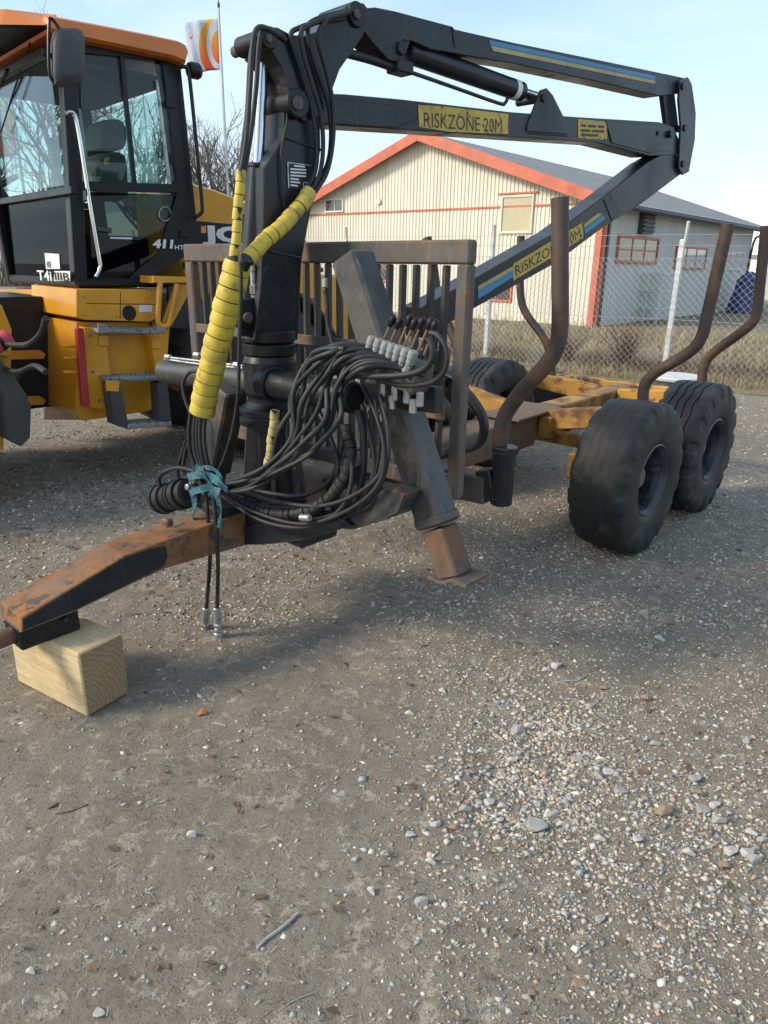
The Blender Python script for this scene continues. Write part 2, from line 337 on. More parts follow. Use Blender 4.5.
def grass_ground():
    m, t, p = nodes('grass_verge'); c = coord(t)
    a = nz(t, c, 1.2, 6, .7); b = nz(t, c, 22, 5, .7)
    base = mix(t, ramp(t, a, .35, .65), (.32, .25, .155), (.24, .205, .11)); base = mix(t, ramp(t, b, .35, .7), mix(t, .5, base, (.06, .05, .03)), base)
    t.links.new(base, p.inputs['Base Color']); p.inputs['Roughness'].default_value = .95; bump(t, p, b, .8, .05)
grass_ground()
def cladding(name, base, dirt):
    m, t, p = nodes(name); c = coord(t, scale=(1, 1, .12))
    a = nz(t, c, 3.5, 5, .6); base = mix(t, ramp(t, a, .35, .72), base, dirt)
    t.links.new(base, p.inputs['Base Color']); p.inputs['Roughness'].default_value = .55; bump(t, p, nz(t, c, 20, 3), .05, .01)
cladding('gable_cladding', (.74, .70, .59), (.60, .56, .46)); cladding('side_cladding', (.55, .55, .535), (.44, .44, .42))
def glass(name, tint, refl=.55, fac=.0):
    m = bpy.data.materials.new(name); m.use_nodes = True; t = m.node_tree; M[name] = m; t.nodes.clear()
    o = t.nodes.new('ShaderNodeOutputMaterial'); tr = t.nodes.new('ShaderNodeBsdfTransparent'); gl = t.nodes.new('ShaderNodeBsdfGlossy')
    tr.inputs['Color'].default_value = tint+(1,); gl.inputs['Roughness'].default_value = .02; gl.inputs['Color'].default_value = (.9, .95, 1, 1)
    lw = t.nodes.new('ShaderNodeLayerWeight'); lw.inputs['Blend'].default_value = .5
    ad = math_(t, 'ADD', math_(t, 'MULTIPLY', math_(t, 'POWER', lw.outputs['Facing'], 4.0), refl), .02+fac)
    mx = t.nodes.new('ShaderNodeMixShader'); t.links.new(ad, mx.inputs[0]); t.links.new(tr.outputs[0], mx.inputs[1]); t.links.new(gl.outputs[0], mx.inputs[2]); t.links.new(mx.outputs[0], o.inputs['Surface'])
glass('cab_glass', (.84, .925, .905)); glass('dark_glass', (.26, .31, .31), .20)
def pane(name, colr, rough, spec=.8):
    m, t, p = nodes(name); c = coord(t); t.links.new(mix(t, nz(t, c, 1.5, 3), tuple(x*.7 for x in colr), colr), p.inputs['Base Color'])
    p.inputs['Roughness'].default_value = rough; p.inputs['Specular IOR Level'].default_value = spec; p.inputs['Coat Weight'].default_value = .8; p.inputs['Coat Roughness'].default_value = .03
pane('window_pane', (.06, .07, .075), .08); pane('blind_pane', (.52, .45, .26), .3); pane('board_pane', (.55, .55, .52), .6, .3); pane('dark_pane', (.07, .062, .055), .4, .4)
def flag_mat():
    m, t, p = nodes('flag_cloth'); uv = coord(t, 'UV'); s = t.nodes.new('ShaderNodeSeparateXYZ'); t.links.new(uv, s.inputs[0])
    def disc(cx, cy, rx, ry):
        x = math_(t, 'DIVIDE', math_(t, 'SUBTRACT', s.outputs[0], cx), rx); y = math_(t, 'DIVIDE', math_(t, 'SUBTRACT', s.outputs[1], cy), ry)
        return ramp(t, math_(t, 'ADD', math_(t, 'MULTIPLY', x, x), math_(t, 'MULTIPLY', y, y)), .97, 1.03, (1, 1, 1, 1), (0, 0, 0, 1))
    grad = ramp(t, s.outputs[1], .1, .95, (.72, .12, .04, 1), (.80, .50, .05, 1))
    o1 = math_(t, 'MULTIPLY', disc(.0, .45, .56, .62), math_(t, 'SUBTRACT', 1, disc(-.02, .5, .36, .52)))
    inn = disc(-.03, .45, .24, .34); base = mix(t, math_(t, 'MAXIMUM', o1, inn), (.62, .66, .74), grad)
    ring = math_(t, 'MULTIPLY', disc(.80, .72, .055, .07), math_(t, 'SUBTRACT', 1, disc(.80, .74, .035, .05))); base = mix(t, ring, base, (.7, .16, .10))
    t.links.new(base, p.inputs['Base Color']); p.inputs['Roughness'].default_value = .8
    # thin cloth lets the sky through
    tl = t.nodes.new('ShaderNodeBsdfTranslucent'); t.links.new(base, tl.inputs['Color']); mx = t.nodes.new('ShaderNodeMixShader'); mx.inputs[0].default_value = .45
    out = [n for n in t.nodes if n.type == 'OUTPUT_MATERIAL'][0]
    t.links.new(p.outputs[0], mx.inputs[1]); t.links.new(tl.outputs[0], mx.inputs[2]); t.links.new(mx.outputs[0], out.inputs['Surface'])
flag_mat()
def stones_mat():
    m, t, p = nodes('loose_gravel'); a = t.nodes.new('ShaderNodeVertexColor'); a.layer_name = 'tone'; c = coord(t)
    t.links.new(mix(t, ramp(t, nz(t, c, 90, 4), .35, .65), mix(t, .3, a.outputs['Color'], (.12, .10, .08)), a.outputs['Color']), p.inputs['Base Color']); p.inputs['Roughness'].default_value = .85
    p.inputs['Specular IOR Level'].default_value = .3; bump(t, p, nz(t, c, 160, 3), .4, .003)
stones_mat()

def text(name, s, parent, mat, origin, xd, yd, height, width=None, depth=.002, shear=0.0, bold=0.0):
    """flat lettering as a mesh part; height = cap height in metres, origin = lower left in world"""
    cu = bpy.data.curves.new('tmp_text', 'FONT'); cu.body = s; cu.size = 1.0; cu.extrude = 0.0; cu.shear = shear; cu.offset = bold; cu.resolution_u = 3
    to = bpy.data.objects.new('tmp_text', cu); col.objects.link(to)
    dg = bpy.context.evaluated_depsgraph_get(); me = to.evaluated_get(dg).to_mesh()
    P = np.array([v.co[:] for v in me.vertices]); fs = [tuple(p.vertices) for p in me.polygons]; to.to_mesh_clear() if False else None
    mn = P.min(0); mx_ = P.max(0); P = (P-mn); sc_y = height/(mx_[1]-mn[1]); sc_x = (width/(mx_[0]-mn[0])) if width else sc_y
    xd = np.array(xd, float); yd = np.array(yd, float); xd /= np.linalg.norm(xd); yd = yd-xd*(yd @ xd); yd /= np.linalg.norm(yd)
    n = np.cross(xd, yd); Q = np.array(origin)+P[:, :1]*sc_x*xd+P[:, 1:2]*sc_y*yd+n*depth
    bpy.data.objects.remove(to); bpy.data.curves.remove(cu)
    mb = MB(); mb.add(Q, fs); return obj(name, mb, mat, parent)

# ================================================================== GROUND
def ground_h(x, y):
    f = max(0.0, 1-math.hypot(x-.5, y-3)/16)
    if f <= 0: return 0.0
    return f*(.016*mnoise.noise((x*.9, y*.9, 0))+.011*mnoise.noise((x*3.1, y*3.1, 5))+.009*mnoise.noise((x*9, y*9, 9))+.0065*mnoise.noise((x*24, y*24, 3)))
def graded(lo, hi, step, far, grow=1.16):
    a = list(np.arange(lo, hi, step)); s = step
    while a[-1] < far: s *= grow; a.append(a[-1]+s)
    s = step
    while a[0] > -far: s *= grow; a.insert(0, a[0]-s)
    return a
gx = graded(-2.4, 3.2, .019, 220); gy = graded(.8, 5.6, .019, 260); gy = [y for y in gy if y > -40]
gv = [(x, y, ground_h(x, y)) for y in gy for x in gx]; nx = len(gx)
gf = [(j*nx+i, j*nx+i+1, j*nx+nx+i+1, j*nx+nx+i) for j in range(len(gy)-1) for i in range(nx-1)]
mb = MB(); mb.v = gv; mb.f = gf; mb.sm = [True]*len(gf)
g = obj('ground', mb, 'gravel_dirt'); g['kind'] = 'structure'

# grassy verge behind and along the fence
FD = np.array([.84, -.54, 0]); FD /= np.linalg.norm(FD); FN = np.array([FD[1], -FD[0], 0]); FN = -FN if FN[1] < 0 else FN   # FN points away from the camera
FP = np.array([4.25, 11.0, 0])
mb = MB(); rows = []
for k, off in enumerate([-.55, -.2, .3, 1, 2, 4, 7, 30, 120]):
    for i in range(61):
        t_ = -26+i*52/60*1.0
        wob = .25*mnoise.noise((t_*1.3, off, 2)) if k < 2 else 0
        p = FP+FD*t_+FN*(off+wob); zz = .004 if k == 0 else min(.10, .02+.03*k)+.03*mnoise.noise((p[0]*.7, p[1]*.7, 1)); rows.append((p[0], p[1], max(zz, .004)))
mb.v = rows; mb.f = [(k*61+i, k*61+i+1, k*61+62+i, k*61+61+i) for k in range(8) for i in range(60)]; mb.sm = [True]*len(mb.f)
vg = obj('grass_verge', mb, 'grass_verge'); vg['kind'] = 'structure'

# loose gravel: real little stones, far too many to count
ICO_V = []; phi = (1+5**.5)/2
for a, b in ((-1, phi), (1, phi), (-1, -phi), (1, -phi)): ICO_V.append((a, b, 0))
for a, b in ((-1, phi), (1, phi), (-1, -phi), (1, -phi)): ICO_V.append((0, a, b))
for a, b in ((phi, -1), (phi, 1), (-phi, -1), (-phi, 1)): ICO_V.append((a, 0, b))
ICO_V = np.array(ICO_V, float)/math.hypot(1, phi)
ICO_F = np.array([(0,11,5),(0,5,1),(0,1,7),(0,7,10),(0,10,11),(1,5,9),(5,11,4),(11,10,2),(10,7,6),(7,1,8),(3,9,4),(3,4,2),(3,2,6),(3,6,8),(3,8,9),(4,9,5),(2,4,11),(6,2,10),(8,6,7),(9,8,1)])
OCT_V = np.array([(1,0,0),(-1,0,0),(0,1,0),(0,-1,0),(0,0,1),(0,0,-1)], float); OCT_F = np.array([(0,2,4),(2,1,4),(1,3,4),(3,0,4),(2,0,5),(1,2,5),(3,1,5),(0,3,5)])
def density(x, y):
    n1 = mnoise.noise((x*1.1+3, y*1.1, 0)); n2 = mnoise.noise((x*3.3, y*3.3, 4))
    d = .10+.20*n1+.18*n2
    d += .95*math.exp(-((x-.52)**2/.10+(y-1.95)**2/.20))         # the heap of pale chippings
    d += .40*math.exp(-((x-.95)**2/.25+(y-1.6)**2/.35))
    d += .34*(1 if x > .2 else .25)*min(1, max(0, (y-1.2)/1.2))*(.6+.5*n2)
    d += .35*math.exp(-((x+.75)**2/.12+(y-3.0)**2/.18))
    d += .25 if y > 3.4 else 0
    if x < .15 and y < 2.7: d *= .45
    return max(.02, min(1, d))
def scatter(n, pick, smin, smax, power, seed, tint=None):
    """n little broken stones; pick(r) gives x, y or None"""
    V0, F0 = OCT_V, OCT_F; r = np.random.default_rng(seed); out_v = []; out_f = []; out_c = []; k = 0; cnt = 0; tries = 0
    while cnt < n and tries < n*12:
        tries += 1; xy = pick(r)
        if xy is None: continue
        x, y = xy; s = smin+(smax-smin)*r.random()**power
        v = V0*(1+.75*(r.random(V0.shape)-.5)+.35*(r.random((len(V0), 1))-.5))*s*np.array([1.15, .5+.5*r.random(), .30+.35*r.random()])
        a = r.random()*6.283; ca, sa = math.cos(a), math.sin(a); ti = (r.random()-.5)*.7
        v = np.stack([v[:, 0]*ca-v[:, 1]*sa, v[:, 0]*sa+v[:, 1]*ca, v[:, 2]+v[:, 0]*ti], 1)
        v += np.array([x, y, ground_h(x, y)+s*.12]); out_v.append(v); out_f.append(F0+k); k += len(V0)
        q = r.random(); b = .55+.75*r.random()
        c = (.44, .425, .40) if q < .40 else (.34, .365, .39) if q < .62 else (.46, .395, .31) if q < .83 else (.40, .28, .21) if q < .91 else (.66, .64, .60)
        if s < .004: c = tuple(.5*a_+.5*d_ for a_, d_ in zip(c, (.30, .25, .185)))
        out_c.append(np.tile(np.array(c)*b*np.array([1.0, .955, .875])*(1.15 if s > .004 else 1.0), (len(V0), 1))); cnt += 1
    return np.concatenate(out_v), np.concatenate(out_f), np.concatenate(out_c)
def pick_any(y0, y1):
    def f(r):
        y = y0+(y1-y0)*r.random()**1.4; x = (2*r.random()-1)*(.58*y+.25)
        return (x, y) if r.random() < density(x, y) else None
    return f
def pick_blob(cx, cy, sx, sy):
    def f(r):
        x = cx+r.normal()*sx; y = cy+r.normal()*sy
        return (x, y) if r.random() < .55+.9*mnoise.noise((x*6, y*6, 8)) else None
    return f
def gravel(name, parts):
    V = []; Fc = []; Cc = []; k = 0
    for v, f, c in parts: V.append(v); Fc.append(f+k); Cc.append(c); k += len(v)
    V = np.concatenate(V); Fc = np.concatenate(Fc); Cc = np.concatenate(Cc)
    me = bpy.data.meshes.new(name); me.vertices.add(len(V)); me.vertices.foreach_set('co', V.ravel()); me.loops.add(len(Fc)*3); me.loops.foreach_set('vertex_index', Fc.ravel().astype(np.int32))
    me.polygons.add(len(Fc)); me.polygons.foreach_set('loop_start', np.arange(0, len(Fc)*3, 3, dtype=np.int32)); me.update(calc_edges=True); me.validate()
    at = me.color_attributes.new('tone', 'FLOAT_COLOR', 'POINT'); at.data.foreach_set('color', np.concatenate([Cc, np.ones((len(Cc), 1))], 1).ravel().astype(np.float32))
    me.materials.append(M['loose_gravel']); o = bpy.data.objects.new(name, me); col.objects.link(o); o['kind'] = 'stuff'
    o['label'] = 'loose grey and pale gravel chippings strewn over the dirt yard'; o['category'] = 'gravel'
    return o
hx, hy = onz(540, 745, 0)[:2]; ex, ey = onz(520, 815, 0)[:2]; fx_, fy_ = onz(700, 810, 0)[:2]; kx, ky = onz(620, 930, 0)[:2]
gravel('loose_gravel', [scatter(34000, pick_any(.85, 3.6), .0012, .0042, 1.7, 1), scatter(16000, pick_any(.9, 5.5), .0030, .0100, 2.4, 2),
                        scatter(1500, pick_any(1.3, 6), .007, .015, 2.2, 3), scatter(16000, pick_any(3.0, 11), .004, .015, 1.9, 4),
                        scatter(1300, pick_blob(hx, hy, .12, .14), .003, .0165, 1.8, 5), scatter(750, pick_blob(ex, ey, .19, .10), .003, .0155, 2.0, 6), scatter(1500, pick_blob(hx+.1, hy-.1, .32, .34), .0025, .013, 2.2, 15),
                        scatter(1700, pick_blob(fx_, fy_, .28, .24), .0025, .0135, 2.4, 7), scatter(2300, pick_blob(kx, ky, .36, .18), .0018, .0095, 2.4, 8),
                        scatter(200, pick_blob(-.80, 3.05, .22, .14), .004, .015, 2, 9), scatter(2600, pick_blob(.9, 3.1, .5, .4), .003, .010, 2, 10), scatter(14000, lambda r: (r.uniform(.05, 3.2), 2.2+3.4*r.random()), .0022, .0085, 2.2, 11), scatter(9000, lambda r: (r.uniform(-4, 7), 4.5+5.5*r.random()), .006, .020, 2.0, 12)])

# straw, bark and root bits trodden into the dirt
def litter(name, n, mat, lab, seed, l0, l1, y1=4.5):
    r = np.random.default_rng(seed); V = []; Fs = []
    while len(Fs) < n*2:
        y = .9+(y1-.9)*r.random()**1.3; x = (2*r.random()-1)*(.58*y+.2)
        if r.random() > .25+.9*max(0, mnoise.noise((x*2.2, y*2.2, 20+seed))+.25): continue
        L = r.uniform(l0, l1)*.5; w_ = r.uniform(.0008, .0022); a = r.random()*6.283; d = np.array([math.cos(a), math.sin(a), 0]); sv = np.array([-d[1], d[0], 0])*w_; c = np.array([x, y, ground_h(x, y)+.004]); b = np.array([*r.normal(size=2)*L*.3, .003])
        k = len(V); V += [c-d*L-sv, c-d*L+sv, c+b+sv, c+b-sv, c+d*L+Z*.001]; Fs += [(k, k+3, k+2, k+1), (k+3, k+4, k+2)]
    mb = MB(); mb.add(V, Fs); o = obj(name, mb, mat); o['kind'] = 'stuff'; o['label'] = lab; o['category'] = 'litter'
litter('straw_litter', 900, 'twig_pale', 'tiny pale straws and splinters trodden into the dirt', 3, .008, .030)
litter('bark_litter', 1500, 'bark', 'tiny dark bark and root bits trodden into the dirt', 4, .006, .035)

r_ = np.random.default_rng(77); Vl = []; Fl = []
for i in range(1500):
    x = r_.normal()*1.1-2.3; y = 4.7+r_.normal()*.8
    if r_.random() < .15: x, y = r_.uniform(-1.6, 2.6), r_.uniform(1.0, 4.2)
    s_ = r_.uniform(.008, .022); a = r_.random()*6.283; c = np.array([x, y, ground_h(x, y)+.005]); d = np.array([math.cos(a), math.sin(a), r_.normal()*.25]); e = np.array([-d[1], d[0], r_.normal()*.25])
    k = len(Vl); Vl += [c-d*s_, c+e*s_*.55, c+d*s_, c-e*s_*.55+Z*.004]; Fl += [(k, k+3, k+2, k+1)]
mb = MB(); mb.add(Vl, Fl); o = obj('leaf_litter', mb, 'old_leaf'); o['kind'] = 'stuff'; o['label'] = 'small withered brown leaves scattered over the dirt by the loader'; o['category'] = 'leaves'

# stones big enough to pick out
def stone_mesh(seed):
    """angular broken stone: hull of a few random points, corners knocked off"""
    r = np.random.default_rng(seed); bm = bmesh.new()
    for k in range(13):
        d = r.normal(size=3); d /= np.linalg.norm(d); bm.verts.new(d*r.uniform(.78, 1.08))
    res = bmesh.ops.convex_hull(bm, input=bm.verts); bmesh.ops.delete(bm, geom=[g_ for g_ in res['geom_interior'] if isinstance(g_, bmesh.types.BMVert)], context='VERTS')
    bmesh.ops.bevel(bm, geom=bm.edges[:], offset=.06, segments=1, affect='EDGES', clamp_overlap=True)
    me = bpy.data.meshes.new('stone'); bm.to_mesh(me); bm.free(); return me
stone_meshes = {}
for mk in ('stone_grey', 'stone_pale', 'stone_tan'):
    for k in range(3):
        me = stone_mesh(k+1+10*len(mk)); me.materials.append(M[mk]); stone_meshes[mk, k] = me
def stone(px, py, size_px, mk, flat=.55, label=None, group=None, name='stone', k=None, long=1.4):
    p = onz(px, py, 0); dist = np.linalg.norm(p-EYE); s = size_px*dist/F/2
    k = k if k is not None else rnd.randrange(3)
    o = bpy.data.objects.new(name, stone_meshes[mk, k]); col.objects.link(o)
    o.location = (p[0], p[1], ground_h(p[0], p[1])+s*flat*.45); o.scale = (s*1.15, s/long*.95, s*flat*1.1); o.rotation_euler = (rnd.uniform(-.2, .2), rnd.uniform(-.2, .2), rnd.uniform(-.5, .5))
    return tag(o, label, 'stone', group)
stone(535, 829, 25, 'stone_grey', .7, 'grey angular stone, the largest lying in the pale gravel patch')
stone(664, 812, 21, 'stone_tan', .5, 'tan brown oblong stone in the gravel at the right')
stone(422, 907, 15, 'stone_grey', .8, 'single grey stone lying alone on bare dirt beyond the pale stick')
stone(519, 732, 17, 'stone_grey', .6, 'pinkish grey stone at the head of the pale gravel heap')
stone(529, 727, 11, 'stone_pale', .7, 'small white stone touching the pinkish grey stone on the gravel heap')
stone(372, 893, 11, 'stone_pale', .6, 'small bluish white stone left of the lone grey stone')
stone(192, 838, 11, 'stone_pale', .7, 'small white stone lying alone on the dirt at left')
stone(99, 1015, 12, 'stone_pale', .6, 'white stone at the bottom edge near the lower left corner')
stone(32, 973, 10, 'stone_pale', .6, 'small white stone near the left edge, lowest left')
stone(706, 402, 42, 'stone_pale', .35, 'large flat pale stone on the gravel edge under the fence', long=1.6)
stone(576, 865, 11, 'stone_pale', .6, 'pale greenish stone below the large grey stone')
stone(578, 985, 14, 'stone_tan', .5, 'small tan stone near the bottom edge right of centre')
sp_ = [(608,773,13),(620,793,15),(695,778,15),(703,808,15),(715,805,13),(719,820,15),(731,851,15),(747,853,15),(756,861,14),(722,866,15),(689,853,13),(697,792,12),(752,832,12),(764,840,11),(556,668,14),(504,680,11),(546,672,10),(602,690,12),
       (443,692,10),(410,714,11),(590,708,13),(577,760,14),(489,805,13),(465,812,14),(502,808,11),(553,817,14),(561,826,12),(437,828,14),(452,830,12),(410,838,12),(431,866,12),(400,830,10),(512,760,12),(525,772,11),(598,778,12),
       (600,842,12),(566,806,11),(516,818,12),(540,805,12),(500,822,10),(637,842,11),(600,920,12),(655,745,12),(644,700,11),(748,742,11),(660,640,12),(644,615,11),(430,770,10),(470,775,11),(385,858,9),(356,863,9),(528,1000,12),(744,900,10),(530,996,11)]
for x, y, s in sp_:
    mk = rnd.choice(['stone_grey', 'stone_pale', 'stone_pale', 'stone_grey', 'stone_tan'])
    nm = {'stone_grey': 'mid grey', 'stone_pale': 'whitish', 'stone_tan': 'small brownish'}[mk]
    stone(x, y, s, mk, rnd.uniform(.4, .65), nm+' angular stone lying loose in the gravel right of centre', nm+' loose stones in the gravel', long=rnd.uniform(1.1, 1.8))

def twig(pts, r, mat, label, name='stick', flat=1.0):
    P = smooth_path([onz(x, y, 0)+Z*(ground_h(*onz(x, y, 0)[:2])+r*.8) for x, y in pts], 5)
    mb = MB(); mb.tube(P, [r*(.75+.35*abs(math.sin(i*1.7))) for i in range(len(P))], 6)
    return tag(obj(name, mb, mat, origin=tuple(P[0])), label, 'stick')
twig([(257, 950), (266, 941), (281, 931), (298, 917)], .0050, 'twig_pale', 'pale grey flat stick lying on the dirt near the bottom')
twig([(277, 1015), (295, 1004), (317, 993)], .0014, 'twig_pale', 'thin straw lying below the pale grey stick')
twig([(402, 904), (416, 897), (428, 889)], .0013, 'twig_pale', 'thin straw beside the lone grey stone')
twig([(563, 683), (577, 682), (586, 676)], .004, 'twig_pale', 'curved pale twig lying above the gravel heap')
twig([(56, 815), (72, 812), (88, 805)], .0025, 'bark', 'thin dark twig lying on the dirt at far left')
twig([(167, 683), (178, 699), (180, 702)], .0018, 'twig_pale', 'short pale straw right of the wooden block')
twig([(214, 723), (221, 726), (226, 728)], .003, 'twig_pale', 'short white splinter below the orange leaf')
mb = MB(); lc = onz(202, 715, 0)
mb.add([lc+np.array(q)*.022 for q in ((-1, -.2, .1), (-.2, -.6, .5), (.9, -.1, .4), (.3, .6, 1.1), (-.5, .5, .7))], [(0, 1, 3), (0, 3, 4), (1, 2, 3)])
mb.add([lc+np.array(q)*.022+Z*(-.002) for q in ((-1, -.2, .1), (-.2, -.6, .5), (.9, -.1, .4), (.3, .6, 1.1), (-.5, .5, .7))], [(3, 1, 0), (4, 3, 0), (3, 2, 1)])
tag(obj('leaf', mb, 'dry_leaf', origin=tuple(lc)), 'small orange brown dry leaf on the dirt right of the block', 'leaf')

# ================================================================== HALL
GW = 12.1; EV = 3.25; PK = 5.25; BL = 13.6; SLOPE = (PK-EV)/(GW/2)
hall = thing('industrial_hall', 'pale corrugated metal hall with orange red gable trim beyond the fence', 'building', tuple(B.O))
def rz(s): return PK-abs(s-GW/2)*SLOPE
# gable runs from B.O to the left (-V)
def G(s, z, out=0.0): return B.W(-out, -s, z)
def SW(s, z, out=0.0): return B.W(s, out, z)
mb = MB(); s = 0.0; pitch = .13; V = []
prof = [(0, 0), (.045, 0), (.06, .022), (.115, .022)]
while s < GW:
    for a, d in prof:
        if s+a <= GW: V.append((s+a, d))
    s += pitch
for (s0, d0), (s1, d1) in zip(V[:-1], V[1:]):
    mb.add([G(s0, -.3, d0), G(s1, -.3, d1), G(s1, rz(s1), d1), G(s0, rz(s0), d0)], [(3, 2, 1, 0)])
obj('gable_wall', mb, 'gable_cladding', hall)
mb = MB(); s = 0.0; V = []
while s < BL:
    for a, d in [(0, 0), (.07, 0), (.08, .012), (.13, .012)]:
        if s+a <= BL: V.append((s+a, d))
    s += .15
for (s0, d0), (s1, d1) in zip(V[:-1], V[1:]):
    mb.add([SW(s0, -.3, d0), SW(s1, -.3, d1), SW(s1, EV, d1), SW(s0, EV, d0)], [(0, 1, 2, 3)])
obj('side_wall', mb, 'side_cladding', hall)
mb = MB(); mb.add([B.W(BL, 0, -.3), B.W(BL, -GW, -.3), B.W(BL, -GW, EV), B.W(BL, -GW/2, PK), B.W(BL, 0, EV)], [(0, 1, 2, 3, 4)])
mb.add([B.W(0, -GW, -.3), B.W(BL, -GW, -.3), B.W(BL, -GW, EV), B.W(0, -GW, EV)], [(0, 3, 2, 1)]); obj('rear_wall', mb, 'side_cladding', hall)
for sgn in (0, 1):
    mb = MB(); n = 46; R = []
    for i in range(n*4+1):
        u = -.35+(BL+.7)*i/(n*4); R.append((u, .03 if i % 4 in (1, 2) else 0))
    e0 = -.45 if sgn == 0 else GW+.45
    for (u0, d0), (u1, d1) in zip(R[:-1], R[1:]):
        ze = rz(0)-.45*SLOPE+.10; zp = PK+.12
        q = [B.W(u0, -e0, ze+d0), B.W(u1, -e0, ze+d1), B.W(u1, -GW/2, zp+d1), B.W(u0, -GW/2, zp+d0)]
        mb.add(q+[p-Z*.06 for p in q], [(0, 1, 2, 3), (7, 6, 5, 4), (0, 4, 5, 1)])
    obj('roof_slope', mb, 'roof_sheet', hall)
for sgn in (0, 1):       # barge boards
    e0 = -.42 if sgn == 0 else GW+.42; mb = MB()
    mb.rbeam(G(e0, rz(0)-.42*SLOPE+.0, .36), G(GW/2, PK+.03, .36), .05, .30, B.U, .01); obj('barge_board', mb, 'red_trim', hall)
mb = MB(); mb.rbeam(G(.06, 0, .045), G(.06, EV+.02, .045), .16, .05, B.V, .006); mb.rbeam(B.W(.06, .035, 0), B.W(.06, .035, EV-.05), .16, .04, B.U, .006); obj('corner_trim', mb, 'red_trim', hall)
mb = MB(); mb.rbeam(B.W(.30, .03, 0), B.W(.30, .03, EV-.1), .12, .05, B.U, .01); obj('downpipe', mb, 'dark_trim', hall)
mb = MB(); mb.rbeam(G(.2, 3.22, .03), G(GW-.1, 3.22, .03), .02, .055, B.U, .005); obj('trim_band', mb, 'red_trim', hall)
mb = MB(); mb.tube([B.W(-.3, .50, EV-.14), B.W(BL+.3, .50, EV-.16)], .065, 8); obj('gutter', mb, 'dark_trim', hall)
mb = MB(); mb.rbeam(B.W(-.25, .25, EV-.05), B.W(BL+.25, .25, EV-.05), .5, .03, B.V, .004); obj('soffit', mb, 'white_frame', hall)
mb = MB(); mb.tube(smooth_path([B.W(BL-.05, .5, EV-.18), B.W(BL-.05, .42, EV-.4), B.W(BL-.05, .08, EV-.6), B.W(BL-.05, .07, 0)], 4), .045, 8); obj('downpipe', mb, 'dark_trim', hall)
def window(face, s0, s1, z0, z1, fmat, pmat, fr=.07, mull=(), hm=()):
    P = (lambda s, z, o: G(s, z, o)) if face == 'g' else (lambda s, z, o: SW(s, z, o)); sd_ = B.U if face == 'g' else B.V
    mb = MB(); o = .035
    mb.rbeam(P(s0, z1-fr/2, o), P(s1, z1-fr/2, o), .06, fr, sd_, .008); mb.rbeam(P(s0, z0+fr/2, o), P(s1, z0+fr/2, o), .06, fr, sd_, .008)
    mb.rbeam(P(s0+fr/2, z0+fr, o), P(s0+fr/2, z1-fr, o), .06, fr, sd_, .008); mb.rbeam(P(s1-fr/2, z0+fr, o), P(s1-fr/2, z1-fr, o), .06, fr, sd_, .008)
    wobj = obj('window', mb, fmat, hall)
    xs = [s0+fr]+[s0+fr+(s1-s0-2*fr)*k for k in mull]+[s1-fr]
    for a, b in zip(xs[:-1], xs[1:]):
        mb = MB(); mb.rbeam(P(a+.012, (z0+z1)/2, .030), P(b-.012, (z0+z1)/2, .030), .012, z1-z0-2*fr, sd_, .002); obj('pane', mb, pmat, wobj)
    for k in mull:
        mb = MB(); x = s0+fr+(s1-s0-2*fr)*k; mb.rbeam(P(x, z0+fr, .04), P(x, z1-fr, .04), .03, .03, sd_, .005); obj('mullion', mb, fmat, wobj)
    for k in hm:
        mb = MB(); z = z0+fr+(z1-z0-2*fr)*k; mb.rbeam(P(s0+fr, z, .043), P(s1-fr, z, .043), .03, .03, sd_, .005); obj('mullion', mb, fmat, wobj)
    return wobj
window('g', 2.1, 3.17, 2.5, 3.52, 'white_frame', 'blind_pane', .07)
mb = MB(); mb.rbeam(G(2.0, 3.56, .04), G(3.27, 3.56, .04), .06, .05, B.U, .006); obj('window_trim', mb, 'red_trim', hall)
window('g', 9.45, 10.35, 3.27, 3.72, 'white_frame', 'window_pane', .06, mull=(.45,))
window('g', 7.3, 9.3, 1.05, 1.75, 'red_trim', 'dark_pane', .06, mull=(.33, .66))
window('g', 2.6, 3.7, .62, 1.5, 'red_trim', 'dark_pane', .06, mull=(.5,), hm=(.5,))
window('s', .95, 3.85, 1.75, 2.48, 'red_trim', 'dark_pane', .07, mull=(.33, .66), hm=(.5,))
window('s', 5.4, 8.3, 1.62, 2.32, 'red_trim', 'board_pane', .05, mull=(.33, .66))
window('s', 10.2, 12.7, 1.62, 2.28, 'white_frame', 'board_pane', .05, mull=(.33, .66))
mb = MB(); mb.box(B.W(2.6, .09, 2.86), .8, .16, .62, B); lv = obj('vent_louvre', mb, 'dark_trim', hall)
for k in range(5):
    mb = MB(); mb.box(B.W(2.6, .19, 2.64+k*.11), .74, .05, .05, B); obj('slat', mb, 'grey_plastic', lv)
mb = MB(); mb.cyl(G(7.85, 3.55, .0), G(7.85, 3.55, .08), .10, 14); obj('wall_vent', mb, 'white_frame', hall)
# white meter frame by the side wall
ck = thing('metal_rack', 'white open metal rack standing against the shaded side wall', 'rack', tuple(B.W(3.4, .45, 0)))
for du in (-.55, .55):
    for dv in (-.2, .2):
        mb = MB(); mb.rbeam(B.W(3.4+du, .45+dv, 0), B.W(3.4+du, .45+dv, 1.5), .05, .05, B.U); obj('post', mb, 'white_post', ck)
for zz in (.5, 1.0, 1.48):
    mb = MB(); mb.box(B.W(3.4, .45, zz), 1.2, .5, .04, B); obj('shelf', mb, 'white_post', ck)
